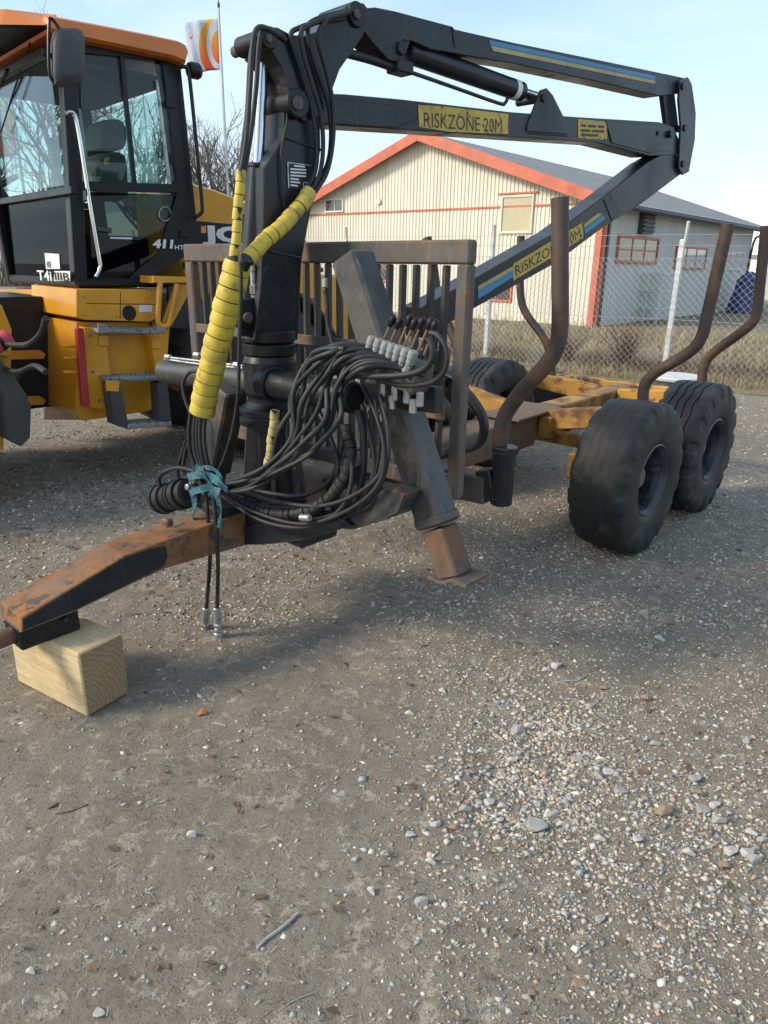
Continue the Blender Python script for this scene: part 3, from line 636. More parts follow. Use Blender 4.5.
# blue tarpaulin heap
bp = B.W(10.9, .9, 0); mb = MB(); rings = []
for k, (z, r) in enumerate([(0, .62), (.25, .60), (.6, .52), (.95, .46), (1.25, .42), (1.45, .28), (1.52, .05)]):
    for i in range(20):
        a = i*math.pi/10; rr = r*(1+.14*mnoise.noise((math.cos(a)*2, math.sin(a)*2, z*2))+.07*math.sin(a*5+z*3)); rings.append(bp+np.array([rr*math.cos(a)*1.05, rr*math.sin(a), z*(1+.05*math.sin(a*2))]))
mb.add(rings, [(k*20+i, k*20+(i+1) % 20, k*20+20+(i+1) % 20, k*20+20+i) for k in range(6) for i in range(20)], True); mb.add(rings[-20:], [tuple(range(20))])
tag(obj('tarpaulin', mb, 'blue_tarp', origin=tuple(bp)), 'blue tarpaulin wrapped upright bundle at the far end of the hall', 'tarpaulin')
# low pale shed far right
sh = thing('storage_shed', 'low pale shed with dark flat roof beyond the hall at right edge', 'shed', (27, 40, 0))
mb = MB(); mb.box((27, 40, 1.1), 12, 6, 2.2); obj('wall', mb, 'shed_wall', sh); mb = MB(); mb.box((27, 40, 2.35), 12.6, 6.6, .25); obj('roof', mb, 'roof_sheet', sh)

# ================================================================== FENCE
fence = thing('chain_link_fence', 'galvanised chain link fence with white posts and top wires before the hall', 'fence', tuple(FP))
posts = [-12, -9, -6, -3, 0, 3, 6]
for t_ in posts:
    q = FP+FD*t_; mb = MB(); mb.rbeam(q-Z*.1, q+Z*2.02, .075, .075, FD, .01); po = obj('post', mb, 'white_post', fence)
    mb = MB(); mb.tube([q+Z*1.95+FD*.03, q+Z*2.25+FD*.06-FN*.10], .022, 8); obj('post_arm', mb, 'white_post', po)
for t0, t1 in zip(posts[:-1], posts[1:]):
    mb = MB(); step = .098; hgt = 1.72; L = t1-t0; k = -int(hgt/step)-1
    while k*step < L:
        for sg in (1, -1):
            a0 = k*step; p = [(a0, 0.), (a0+hgt, hgt)] if sg == 1 else [(L-a0, 0.), (L-a0-hgt, hgt)]
            (x0, z0), (x1, z1) = p; dx = (x1-x0)
            pts = []
            for xx, zz in ((x0, z0), (x1, z1)):
                if xx < 0 or xx > L:
                    xc = min(max(xx, 0), L); zz = z0+(z1-z0)*(xc-x0)/dx; xx = xc
                pts.append((xx, zz))
            if abs(pts[0][0]-pts[1][0]) > .03 and 0 <= pts[0][1] <= hgt and 0 <= pts[1][1] <= hgt:
                mb.tube([FP+FD*(t0+x)+FN*(.004*sg-.045)+Z*(.03+z) for x, z in pts], .0022, 3, cap=False)
        k += 1
    obj('wire_mesh', mb, 'wire', fence)
for z in (.05, .9, 1.76, 1.93, 2.08):
    mb = MB(); mb.tube([FP+FD*t_+Z*(z-.012*(i % 2))-FN*(.05 if z < 1.8 else .06) for i, t_ in enumerate(np.arange(posts[0], posts[-1]+.1, 1.5))], .0032, 4, cap=False); obj('strand_wire', mb, 'wire', fence)

# dry grass and weeds along the fence
def blades(name, mat, n, tr, orng, hr, lab, wd=.006, lean=.5):
    r = np.random.default_rng(len(name)+n); V = []; Fs = []
    for i in range(n):
        t_ = r.uniform(*tr); o_ = orng[0]+(orng[1]-orng[0])*r.random()**1.3
        p = FP+FD*t_+FN*o_; cl = .55+.8*max(0, mnoise.noise((p[0]*.9, p[1]*.9, 7))+.35); h = r.uniform(*hr)*cl
        a = r.random()*6.283; l = r.normal()*lean*h; d = np.array([math.cos(a), math.sin(a), 0]); sdv = np.array([-d[1], d[0], 0])*wd
        z0 = .02 if o_ < .3 else .06
        k = len(V); V += [p+sdv+Z*(z0-.03), p-sdv+Z*(z0-.03), p+d*l*.4+sdv*.7+Z*(h*.6), p+d*l*.4-sdv*.7+Z*(h*.6), p+d*l+Z*h*(.9 if abs(l) < h else .6)]
        Fs += [(k, k+1, k+3, k+2), (k+2, k+3, k+4)]
    mb = MB(); mb.add(V, Fs); o = obj(name, mb, mat); o['kind'] = 'stuff'; o['label'] = lab; o['category'] = 'grass'; return o
blades('dry_grass', 'grass_dry', 26000, (-13, 6), (-.45, 3.0), (.06, .26), 'dry yellow green grass growing along and behind the fence')
blades('dry_grass', 'grass_dry', 9000, (-15, 8), (3.0, 8), (.15, .4), 'thin dry grass on the verge in front of the hall', wd=.012)
blades('dead_weeds', 'weed_red', 9000, (-8, 5), (.0, 1.3), (.14, .42), 'reddish brown dead weed stems along the fence foot', wd=.004, lean=.5)
def bush(name, px, t_, h, n, mat, label, off=.5):
    base = FP+FD*t_+FN*off+Z*.05; r = np.random.default_rng(int(px)); mb = MB()
    for i in range(n):
        a = r.random()*6.283; sp = r.uniform(.1, .75)*h; d = np.array([math.cos(a), math.sin(a), 0])
        hh = h*r.uniform(.55, 1.05); P = [base+d*.05*r.random(), base+d*sp*.4+Z*hh*.5, base+d*sp+Z*hh+np.array([*r.normal(size=2)*.05, 0])]
        P = smooth_path(P, 3); mb.tube(P, [.006, .006, .005, .005, .004, .003, .002][:len(P)], 3, cap=False)
        for q in range(3):
            b0 = P[3+q]; mb.tube([b0, b0+np.array([*r.normal(size=2)*.09, abs(r.normal())*.13])*h*1.6], [.003, .0015], 3, cap=False)
    o = obj(name, mb, mat, origin=tuple(base-Z*.05)); return tag(o, label, 'bush', 'bare bushes at the fence')
bush('bare_bush', 627, -.75, .75, 70, 'weed_red', 'reddish bare twiggy bush left of the white fence post')
bush('bare_bush', 590, -1.7, .55, 45, 'weed_red', 'low bare bush behind the fence left of the reddish bush')
bush('bare_bush', 720, 1.6, .5, 45, 'twig_bark', 'low bare bush at the fence near the right edge')

# ================================================================== FLAGPOLES
def flagpole(base, h, label, flag=None, r=.055):
    t = thing('flagpole', label, 'flagpole', tuple(base), 'flagpoles behind the loader')
    mb = MB(); mb.tube([base+Z*z for z in np.linspace(0, h, 6)], np.linspace(r, r*.55, 6), 10); obj('pole', mb, 'pole_white', t)
    mb = MB(); mb.lathe(base+Z*h, Z, [(0, 0), (0, .03), (.05, .05), (.12, .05), (.2, .02), (.34, .008), (.34, 0)], 10); obj('finial', mb, 'dark_trim', t)
    mb = MB(); mb.tube([base+Z*z+np.array([-.05-.02*math.sin(z), -.05, 0]) for z in np.linspace(.6, h-.1, 9)], .007, 4); obj('halyard', mb, 'white_post', t)
    if flag:
        ln, ht, droop, lab = flag; n, m_ = 26, 14; V = []; Fs = []; UVs = []
        top = base+Z*(h-.35)
        for j in range(m_+1):
            for i in range(n+1):
                a = i/n; b = j/m_
                x = -a*ln*(1-.12*a); wv = .13*math.sin(a*7+b*1.3)*a+.07*math.sin(a*15-b*3)*a
                V.append(top+np.array([x-.06, wv+.25*a, -(1-b)*ht-droop*a*a*(.7+.3*(1-b))+.04*math.sin(a*9)*a])); UVs.append((a, b))
        for j in range(m_):
            for i in range(n): Fs.append((j*(n+1)+i, j*(n+1)+i+1, (j+1)*(n+1)+i+1, (j+1)*(n+1)+i))
        mb = MB(); mb.add(V, Fs, True); o = obj('flag', mb, 'flag_cloth', t); ul = o.data.uv_layers.new(name='UVMap')
        for l in o.data.loops: ul.data[l.index].uv = UVs[l.vertex_index]
        so = o.modifiers.new('thickness', 'SOLIDIFY'); so.thickness = .004
    return t
flagpole(np.array([-6.46, 31.0, 0]), 10.5, 'white flagpole flying a white flag with orange and yellow swirl, nearest the crane', (1.5, 1.66, .14, ''), .07)
flagpole(np.array([-14.4, 30.5, 0]), 7.7, 'flagpole with swirl flag seen through the cab front glass', (1.8, 2.0, .3, ''), .07)
flagpole(np.array([-9.55, 31, 0]), 7.7, 'bare flagpole seen through the cab side window behind the seat')

# ================================================================== TREES
def bare_tree(x, y, h, seed, label, spread=.55):
    r = np.random.default_rng(seed); base = np.array([x, y, -.1]); t = thing('bare_tree', label, 'tree', (x, y, 0), 'bare winter trees behind the yard')
    tr = MB(); cr = MB()
    def branch(p, d, L, rad, lev, mbx):
        k = 4; P = [p]; dd = d.copy()
        for i in range(k):
            dd = dd+r.normal(size=3)*.13+Z*(.06 if lev else .0); dd /= np.linalg.norm(dd); P.append(P[-1]+dd*L/k)
        R = np.linspace(rad, rad*.55, k+1); mbx.tube(P, R, 6 if lev == 0 else 4 if lev < 2 else 3, cap=False)
        if lev >= 4: return
        nb = (7, 5, 5, 4)[lev]
        for i in range(nb):
            f = (.35 if lev == 0 else .25)+(.75 if lev else .65)*(i+r.random()*.8)/nb; f = min(f, 1.0); q = f*k; j = min(int(q), k-1); b0 = P[j]+(P[j+1]-P[j])*(q-j)
            ax = r.normal(size=3); ax -= dd*(ax @ dd); ax /= np.linalg.norm(ax)
            nd = dd*(1-spread*.55)+ax*spread*(1.0 if lev else .8)+Z*.12; nd /= np.linalg.norm(nd)
            branch(b0, nd, L*r.uniform(.5, .78)*(.9 if lev else .75), max(rad*(.55-.15*f), .006), lev+1, cr)
    branch(base, np.array([r.normal()*.04, r.normal()*.04, 1.]), h*.62, h*.021, 0, tr)
    obj('trunk', tr, 'bark', t); obj('crown', cr, 'twig_bark', t)
tl = ['bare tree right of the flagpole trunkline near the hall', 'bare tree just left of the flagpole beside the cab', 'bare tree behind the cab rear window', 'bare tree filling the cab side window behind the headrest',
      'bare tree between the cab pillars', 'tall bare tree seen through the cab front glass', 'bare tree at the far left seen through the windscreen', 'slender bare tree low behind the loader hood']
for i, (x, y, h) in enumerate([(-5.4, 31, 7.4), (-7.6, 33, 7.8), (-9.2, 29, 8.2), (-11.2, 27, 9.0), (-13.4, 29, 9.4), (-15.2, 27, 9.2), (-18.5, 29, 9.6), (-6.6, 38, 7.6)]):
    bare_tree(x, y, h, 40+i, tl[i])
for i, (x, y, h) in enumerate([(-22, 33, 9), (-26, 36, 9.5), (-12, 40, 9)]):
    bare_tree(x, y, h, 60+i, ['bare tree beyond the left edge, farther back', 'bare tree farthest out beyond the left edge', 'bare tree standing behind the other trees'][i])
mb = MB(); r = np.random.default_rng(5)      # far hedge line
for i in range(2600):
    x = r.uniform(-45, -3); y = 46+r.normal()*1.2; hh = 1.6+1.3*abs(mnoise.noise((x*.35, 0, 0)))+r.random()*.6
    a = r.random()*6.28; q = np.array([x, y, 0]); mb.tube([q, q+np.array([math.cos(a)*.35, math.sin(a)*.35, hh])], [.03, .008], 3, cap=False)
o = obj('far_thicket', mb, 'twig_bark'); o['kind'] = 'stuff'; o['label'] = 'far thicket of bare shrubs behind the trees'; o['category'] = 'thicket'

# ================================================================== TIMBER BLOCK
BK = Frame((-1.081, 2.222, 0), -31.8)      # U = its length (towards the right end)
bz = .265; bc = BK.W(-.218, -.095, 0); blk = thing('timber_block', 'short pale squared pine timber block under the rusty drawbar tip', 'timber block', tuple(bc))
mb = MB(); mb.rbeam(BK.W(-.437, -.095, bz/2+ .002), BK.W(-.004, -.095, bz/2+.002), .19, bz, BK.V, .005); obj('timber', mb, 'pine_timber', blk)
mb = MB(); mb.rbeam(BK.W(-.0045, -.095, bz/2+.002), BK.W(-.0005, -.095, bz/2+.002), .178, bz-.012, BK.V, .002); obj('end_grain', mb, 'pine_end', blk)

# ================================================================== TRAILER
tr = thing('forestry_trailer', 'rusty two axle forestry trailer with barred headboard and bent log stakes', 'trailer', tuple(T.W(2.6, 0, 0)))
# drawbar
mb = MB(); mb.prism([T.v(x, y, 0.0) for x, y in [(21, 617), (70, 588), (125, 555), (207, 525), (245, 512), (248, 545), (168, 568), (120, 590), (75, 612), (21, 633)]], -T.V*.18, .006); db = obj('drawbar', mb, 'drawbar_rust', tr)
mb = MB(); mb.prism([T.v(x, y, .003) for x, y in [(23, 619.5), (70, 591), (124, 558), (150, 549), (166, 546), (168, 556), (164, 567), (119, 589), (75, 610.5), (23, 631)]], -T.V*.004, .001); obj('black_panel', mb, 'dark_paint', db)
mb = MB(); mb.rbeam(T.W(-.02, -.08, .31), T.W(.20, -.08, .315), .13, .09, T.V, .006); obj('coupling_plate', mb, 'black_paint', tr)
mb = MB(); mb.cyl(T.W(-.20, -.08, .30), T.W(-.015, -.08, .31), .032, 16); a = np.linspace(0, 2*math.pi, 25)
mb.tube([T.W(-.245+.05*math.cos(q), -.08+.05*math.sin(q), .30) for q in a], .02, 10, cap=False); obj('towing_eye', mb, 'leg_rust', tr)
mb = MB(); mb.cyl(T.v(66, 620, .005), T.v(66, 620, -.19), .012, 10); obj('bolt', mb, 'black_paint', tr)
mb = MB(); mb.box(T.W(.63, -.06, .58), .035, .045, .035, T); obj('lug', mb, 'drawbar_rust', tr)
# spine and bunks
mb = MB(); mb.rbeam(T.W(.86, -.09, .525), T.W(1.32, -.05, .535), .15, .12, T.V, .008); obj('drawbar_neck', mb, 'dark_paint', tr)
mb = MB(); mb.rbeam(T.W(1.22, -.02, .56), T.W(3.32, 0, .57), .2, .2, T.V, .01); obj('spine_beam', mb, 'rusty_brown', tr)
mb = MB(); mb.rbeam(T.W(3.30, 0, .60), T.W(5.0, 0, .61), .17, .18, T.V, .01); obj('spine_extension', mb, 'rusty_yellow', tr)
mb = MB(); mb.rbeam(T.W(3.0, 0, .688), T.W(3.55, 0, .70), .30, .016, T.V, .003); obj('top_plate', mb, 'rusty_brown', tr)
for u, z0, z1, mt, nm in ((1.8, .62, .64, 'grey_steel', 'bunk_beam'), (3.42, .63, .78, 'rusty_yellow', 'bunk_beam'), (4.6, .64, .72, 'chassis_yellow', 'bunk_beam')):
    for sg in (-1, 1):
        mb = MB(); mb.rbeam(T.W(u, sg*.09, z0), T.W(u, sg*(.74 if u < 2 else .88), z1), .10, .13, T.U, .008); obj(nm, mb, mt, tr)
mb = MB(); mb.rbeam(T.W(4.98, -.75, .64), T.W(4.98, .75, .64), .09, .13, T.U, .008); obj('rear_beam', mb, 'chassis_yellow', tr)
mb = MB(); mb.box(T.W(3.36, .15, .60), .06, .09, .14, T); obj('bracket', mb, 'rusty_yellow', tr)
# bogie
mb = MB(); mb.cyl(T.W(3.66, -.62, .47), T.W(3.66, .62, .47), .05, 14); obj('bogie_axle', mb, 'rusty_yellow', tr)
for sg in (-1, 1):
    mb = MB(); mb.rbeam(T.W(3.1, sg*.5, .445), T.W(4.24, sg*.5, .445), .09, .16, T.V, .01); obj('bogie_beam', mb, 'rusty_yellow', tr)
# wheels
def tyre_mesh(worn_smooth):
    n = 192; side = [(-.17, .205), (-.19, .225), (-.200, .25), (-.206, .30), (-.206, .352), (-.204, .385), (-.199, .41), (-.191, .428), (-.176, .4385), (-.145, .4425)]
    gr = [(-.092, .007), (-.030, .007), (.030, .007), (.092, .007)]; g = .0018 if worn_smooth else .009
    P = [(x, r_, 0) for x, r_ in side]
    for x, hw in gr:
        for dx, dp in ((-hw-.016, 0), (-hw, 0), (-hw+.002, 1), (hw-.002, 1), (hw, 0), (hw+.016, 0)): P.append((x+dx, .4450-.25*x*x, dp))
    P += [(-x, r_, 0) for x, r_ in side[::-1]]
    V = []; Fs = []; m_ = len(P)
    for i in range(n):
        a = 2*math.pi*i/n; ph = (i % 12)/12; zig = .008*(abs(ph-.5)*4-1)
        for k, (x, r_, dp) in enumerate(P):
            xx = x+zig*(1 if abs(x) < .125 else 0)
            if dp: r_ -= g
            if .16 < abs(x) < .205 and r_ > .38 and (i % 12) in (0, 1, 2, 3, 4): r_ -= (.008 if worn_smooth else .013); xx *= (.975 if worn_smooth else .955)
            V.append((math.cos(a)*r_, xx, math.sin(a)*r_))
    for i in range(n):
        j = (i+1) % n
        for k in range(m_-1): Fs.append((i*m_+k, i*m_+k+1, j*m_+k+1, j*m_+k))
    return V, Fs
def lath_local(mb, prof, n=48): return mb.lathe((0, 0, 0), (0, 1, 0), prof, n)
def place(mbv, c, Uv, Vv): return [np.array(c)+Uv*x+Vv*y+Z*z for x, y, z in mbv]
wheel_idx = 0
for u, ws in ((3.15, True), (4.18, False)):
    for sg in (1, -1):
        c = T.W(u, sg*.825, .445); Vv = T.V*sg
        whl = bpy.data.objects.new('wheel', None); col.objects.link(whl); whl.parent = tr; whl.empty_display_size = .1
        V, Fs = tyre_mesh(ws and sg > 0); mb = MB(); ph = rnd.random()*6
        V = [(x*math.cos(ph)-z*math.sin(ph), y, x*math.sin(ph)+z*math.cos(ph)) for x, y, z in V]
        V = [(x, .83*y*(1+.06*max(0, (-z-.36)/.09)), max(z, -.440)) for x, y, z in V]
        mb.add(place(V, c, T.U, Vv), Fs, True); obj('tyre', mb, 'rubber', whl)
        mb = MB(); lath_local(mb, [(-.165, .21), (-.17, .225), (-.15, .213), (-.12, .19), (.10, .185), (.145, .195), (.165, .212), (.178, .214), (.183, .206), (.172, .201), (.150, .186), (.10, .176), (-.02, .172), (-.03, .16), (-.035, .115), (-.02, .09), (-.02, 0)])
        mb.v = [tuple(p) for p in place([(x, y*.86, z) for x, y, z in mb.v], c, T.U, Vv)]; obj('rim', mb, 'rim_paint', whl)
        mb = MB(); lath_local(mb, [(-.03, .0), (-.03, .075), (.03, .072), (.04, .06), (.085, .055), (.09, .045), (.09, 0)], 24)
        mb.v = [tuple(p) for p in place(mb.v, c, T.U, Vv)]; hub = obj('hub', mb, 'rusty_brown', whl)
        mb = MB()
        for k in range(6):
            a = k*math.pi/3; q = c+T.U*math.cos(a)*.1+Z*math.sin(a)*.1; mb.cyl(q-Vv*.03, q+Vv*.005, .011, 6)
        obj('wheel_nuts', mb, 'zinc', whl)
# stakes
def stake(path, r=.033, label=None, cap=True):
    P = smooth_path(path, 6); mb = MB(); mb.tube(P, r, 16); o = obj('stake', mb, 'rusty_pipe', tr); return o
S1 = [T.u(x, y, 1.8) for x, y in [(501, 500), (500, 462), (500, 440), (504, 418), (518, 396), (545, 366), (556, 348), (560, 325), (560, 270), (560, 198)]]
s1 = stake(S1, .034)
mb = MB(); q0 = S1[0]; mb.cyl(q0-Z*.02, q0+Z*.23, .050, 20, .006); mb.cyl(q0+Z*.225, q0+Z*.25, .057, 20, .004); obj('stake_socket', mb, 'dark_paint', tr)
mb = MB(); mb.rbeam(T.W(1.8, .70, .66), q0+Z*.08-T.V*.03, .09, .13, T.U, .006); obj('socket_arm', mb, 'dark_paint', tr)
stake([T.W(T.L(p)[0], -T.L(p)[1], T.L(p)[2]) for p in S1], .034)
mb = MB(); q1 = T.W(T.L(q0)[0], -T.L(q0)[1], T.L(q0)[2]); mb.cyl(q1-Z*.02, q1+Z*.23, .062, 20, .006); obj('stake_socket', mb, 'dark_paint', tr)
stake([T.u(x, y, 3.46) for x, y in [(643, 415), (643, 398), (645, 385), (655, 373), (688, 353), (701, 338), (708, 312), (728, 224)]], .034)
stake([T.u(x, y, 4.6) for x, y in [(701, 392), (702, 380), (704, 367), (713, 353), (749, 326), (757, 310), (760, 285), (766, 226)]], .034)
stake([T.u(x, y, 4.6) for x, y in [(552, 378), (551, 362), (545, 340), (527, 315), (521, 298), (520, 270), (521, 236)]], .033)
stake([T.u(x, y, 3.46) for x, y in [(466, 395), (464, 375), (455, 340), (440, 310), (437, 297), (433, 265), (427, 238)]], .034)
# headboard
hb_u = 1.41
hbz0, hbz1 = .72, 1.69
hbo = bpy.data.objects.new('headboard', None); col.objects.link(hbo); hbo.parent = tr; hbo.empty_display_size = .1
mb = MB(); mb.rbeam(T.W(hb_u, -.955, hbz1-.050), T.W(hb_u, .855, hbz1-.042), .052, .086, T.U, .008); obj('top_rail', mb, 'rack_steel', hbo)
mb = MB(); mb.rbeam(T.W(hb_u, .826, hbz0-.01), T.W(hb_u, .826, hbz1-.083), .050, .057, T.U, .008); obj('upright', mb, 'rack_steel', hbo)
mb = MB(); mb.rbeam(T.W(hb_u, -.915, hbz0), T.W(hb_u, -.92, hbz1-.091), .050, .065, T.U, .008); obj('upright', mb, 'rack_steel', hbo)
mb = MB(); mb.rbeam(T.W(hb_u, -.87, hbz0+.04), T.W(hb_u, .782, hbz0+.04), .07, .07, T.U, .008); obj('bottom_rail', mb, 'rack_steel', hbo)
mb = MB(); mb.rbeam(T.W(hb_u-.032, -.87, 1.27), T.W(hb_u-.032, .30, 1.275), .012, .045, T.U, .003); obj('cross_bar', mb, 'rack_steel', hbo)
mb = MB(); mb.rbeam(T.W(hb_u-.032, .30, 1.05), T.W(hb_u-.032, .782, 1.055), .012, .06, T.U, .003); obj('cross_bar', mb, 'rusty_brown', hbo)
v = .733
while v > -.86:
    bow = rnd.uniform(-.006, .006); mb = MB(); mb.rbeam(T.W(hb_u+.0, v+bow, hbz0+.072), T.W(hb_u+.0, v-bow*.6, hbz1-.088), .030, .022, T.U, .004); obj('bar', mb, 'bar_steel', hbo); v -= .0705
for vv in (-.35, .35):
    mb = MB(); mb.rbeam(T.W(hb_u, vv, hbz0+.01), T.W(hb_u, vv*.28, .60), .07, .08, T.U, .006); obj('headboard_brace', mb, 'dark_paint', tr)
# support legs
lu = 1.16
def Lp(x, y): return T.u(x, y, lu)
p_top, p_col, p_foot = Lp(352, 256), Lp(437, 520), Lp(462, 574)
dleg = (p_col-p_top)/np.linalg.norm(p_col-p_top); p_foot = p_col+dleg*((p_foot-p_col) @ dleg)
leg = bpy.data.objects.new('support_leg', None); col.objects.link(leg); leg.parent = tr; leg.empty_display_size = .1
mb = MB(); mb.rbeam(p_top, p_col, .122, .128, T.U, .012); obj('leg_sleeve', mb, 'grey_steel', leg)
mb = MB(); mb.rbeam(p_col-dleg*.03, p_col+dleg*.02, .130, .136, T.U, .012); obj('leg_collar', mb, 'grey_steel', leg)
mb = MB(); mb.rbeam(p_col+dleg*.03, p_foot, .105, .105, T.U, .008); obj('inner_leg', mb, 'leg_rust', leg)
mb = MB(); nf = 9; ft = []          # bent foot plate
for i in range(nf):
    a = (i/(nf-1)-.5)*2
    for sgn in (-1, 1):
        ft.append(p_foot+T.V*(a*.088+.012)+T.U*sgn*.068-Z*(-.006-.018*a-.008*math.sin(a*5))+np.array([0, 0, 0]))
fs = [(2*i, 2*i+1, 2*i+3, 2*i+2) for i in range(nf-1)]; nb = len(ft)
ft2 = [p-Z*.012 for p in ft]; fs += [(nb+2*i+2, nb+2*i+3, nb+2*i+1, nb+2*i) for i in range(nf-1)]
fs += [(2*i+2, nb+2*i+2, nb+2*i, 2*i) for i in range(nf-1)]+[(2*i+1, nb+2*i+1, nb+2*i+3, 2*i+3) for i in range(nf-1)]+[(0, nb, nb+1, 1), (nb-2, nb-1, 2*nb-1, 2*nb-2)]
mb.add(ft+ft2, fs); obj('foot_plate', mb, 'rack_steel', leg)
mb = MB(); q = Lp(335, 270); mb.cyl(q-T.U*.075, q-T.U*.066, .009, 10); obj('bolt_hole', mb, 'black_paint', leg)
leg2 = bpy.data.objects.new('support_leg', None); col.objects.link(leg2); leg2.parent = tr; leg2.empty_display_size = .1
mb = MB(); a0, a1 = T.u(230, 388, 1.08), T.u(214, 470, 1.08); mb.rbeam(a0, a1, .12, .12, T.U, .01); obj('leg_sleeve', mb, 'grey_steel', leg2)
mb = MB(); mb.rbeam(a1, a1+(a1-a0)*.12, .095, .095, T.U, .01); obj('inner_leg', mb, 'leg_rust', leg2)

# ================================================================== CRANE
cr_ = thing('timber_crane', 'dark blue black folded timber crane standing on the trailer front', 'crane', tuple(T.W(1.15, 0, .47)))
# base frame, pedestal, slew
mb = MB(); mb.rbeam(T.W(1.10, -.45, .52), T.W(1.10, .36, .52), .22, .10, T.U, .012); obj('base_frame', mb, 'dark_paint', cr_)
mb = MB(); mb.prism([T.u(x, y, 1.0) for x, y in [(330, 500), (395, 488), (404, 495), (398, 512), (385, 520), (352, 530), (330, 528)]], T.U*.2, .006); obj('base_gusset', mb, 'grey_steel', cr_)
mb = MB(); mb.prism([T.u(x, y, .97) for x, y in [(228, 530), (330, 512), (352, 526), (300, 541), (262, 545), (236, 545)]], T.U*.03, .004); obj('base_plate', mb, 'dark_paint', cr_)
mb = MB(); pc = T.W(1.15, 0, 0)
mb.lathe(pc, Z, [(.52, 0), (.52, .14), (.56, .14), (.58, .085), (.92, .075), (.93, .0)], 28); obj('pedestal', mb, 'dark_paint', cr_)
for a in (40, 130, 220, 310):
    d = T.U*math.cos(math.radians(a))+T.V*math.sin(math.radians(a)); mb = MB(); mb.rbeam(pc+d*.105+Z*.55, pc+d*.085+Z*.93, .018, .09, np.cross(d, Z), .003, h1=.05); obj('gusset', mb, 'grey_steel', cr_)
mb = MB(); mb.lathe(pc, Z, [(.925, 0), (.925, .125), (.93, .138), (.955, .140), (.96, .130), (.975, .130), (.98, .139), (1.0, .139), (1.01, .12), (1.03, .10), (1.06, .10), (1.06, 0)], 40); obj('slew_flange', mb, 'dark_paint', cr_)
mb = MB(); mb.lathe(pc, Z, [(1.04, .0), (1.04, .095), (1.07, .112), (1.20, .114), (1.225, .105), (1.235, 0)], 40); obj('slew_housing', mb, 'dark_paint', cr_)
for z in (1.228, 1.282):
    mb = MB(); mb.lathe(pc, Z, [(z, 0), (z, .108), (z+.006, .114), (z+.043, .114), (z+.049, .108), (z+.049, 0)], 40); obj('bearing_ring', mb, 'black_paint', cr_)
lt0, lt1 = T.W(1.15, -.845, 1.065), T.W(1.15, -.08, 1.105); rt0_, rt1_ = T.W(1.06, .06, 1.125), T.W(1.06, .60, 1.13)
mb = MB(); mb.cyl(lt0, lt1, .058, 28, .008); obj('slew_cylinder', mb, 'grey_steel', cr_)
mb = MB(); mb.cyl(rt0_, rt1_-T.V*.0, .060, 28, .008); tb = obj('slew_cylinder', mb, 'dark_paint', cr_)
mb = MB(); mb.cyl(rt1_-T.V*.004, rt1_+T.V*.003, .05, 24, .001); obj('end_recess', mb, 'black_paint', tb)
mb = MB(); mb.cyl(rt0_+T.V*.06, rt0_+T.V*.085, .072, 28, .005); obj('clamp_ring', mb, 'black_paint', cr_)
for o_ in (.0, .035):      # thin steel lines above the tube
    mb = MB(); mb.tube(smooth_path([T.u(165, 357+o_*60, 1.12), T.u(200, 361+o_*90, 1.12), T.u(243, 366+o_*60, 1.12)], 4), .006, 8); obj('steel_line', mb, 'zinc', cr_)
for x, y in ((168, 357), (197, 355), (237, 365)):
    mb = MB(); q = T.u(x, y, 1.12); mb.cyl(q-T.V*.02, q+T.V*.025, .014, 6); obj('fitting', mb, 'zinc', cr_)
CY = lambda x, y, o=.08: C.v(x, y, o)
def plate(name, px, o, th, mat, par=cr_, ch=.006):
    mb = MB(); mb.prism([CY(x, y, o) for x, y in px], -C.V*th, ch); return obj(name, mb, mat, par)
mast = plate('mast', [(254, 340), (260, 290), (262, 250), (264, 168), (283, 138), (284, 100), (290, 88), (300, 84), (312, 88), (320, 104), (321, 150), (313, 200), (302, 260), (298, 340)], .065, .13, 'dark_paint')
# rocker with boom foot
rock = plate('boom_foot', [(262, 44), (262, 33), (268, 27), (278, 27), (291, 34), (303, 36), (318, 31), (344, 8), (354, 1), (364, 3), (371, 12), (370, 22), (362, 38), (340, 70), (332, 92), (322, 116), (305, 122), (294, 112), (288, 92), (281, 66), (271, 50)], .085, .17, 'dark_paint')
def pin(x, y, r, o0, o1, mat='black_paint', par=cr_, name='pin'):
    base = CY(x, y, o1)-C.V*o1; mb = MB(); mb.cyl(base+C.V*o0, base+C.V*o1, r, 20, .004); return obj(name, mb, mat, par)
pin(299, 103, .052, -.14, .108); pin(299, 103, .026, .10, .118, 'grey_steel'); pin(270, 38, .036, -.088, .10); pin(270, 38, .016, .09, .108, 'grey_steel')
pin(358, 14, .045, -.11, .10); pin(358, 14, .018, .09, .112, 'grey_steel'); pin(287, 108, .040, -.18, -.02, 'rusty_brown'); pin(250, 47, .020, -.16, -.05, 'leg_rust')
plate('boom_foot_ear', [(247, 60), (246, 46), (250, 38), (258, 36), (270, 44), (276, 62), (284, 88), (276, 92), (262, 74)], -.06, .02, 'dark_paint')
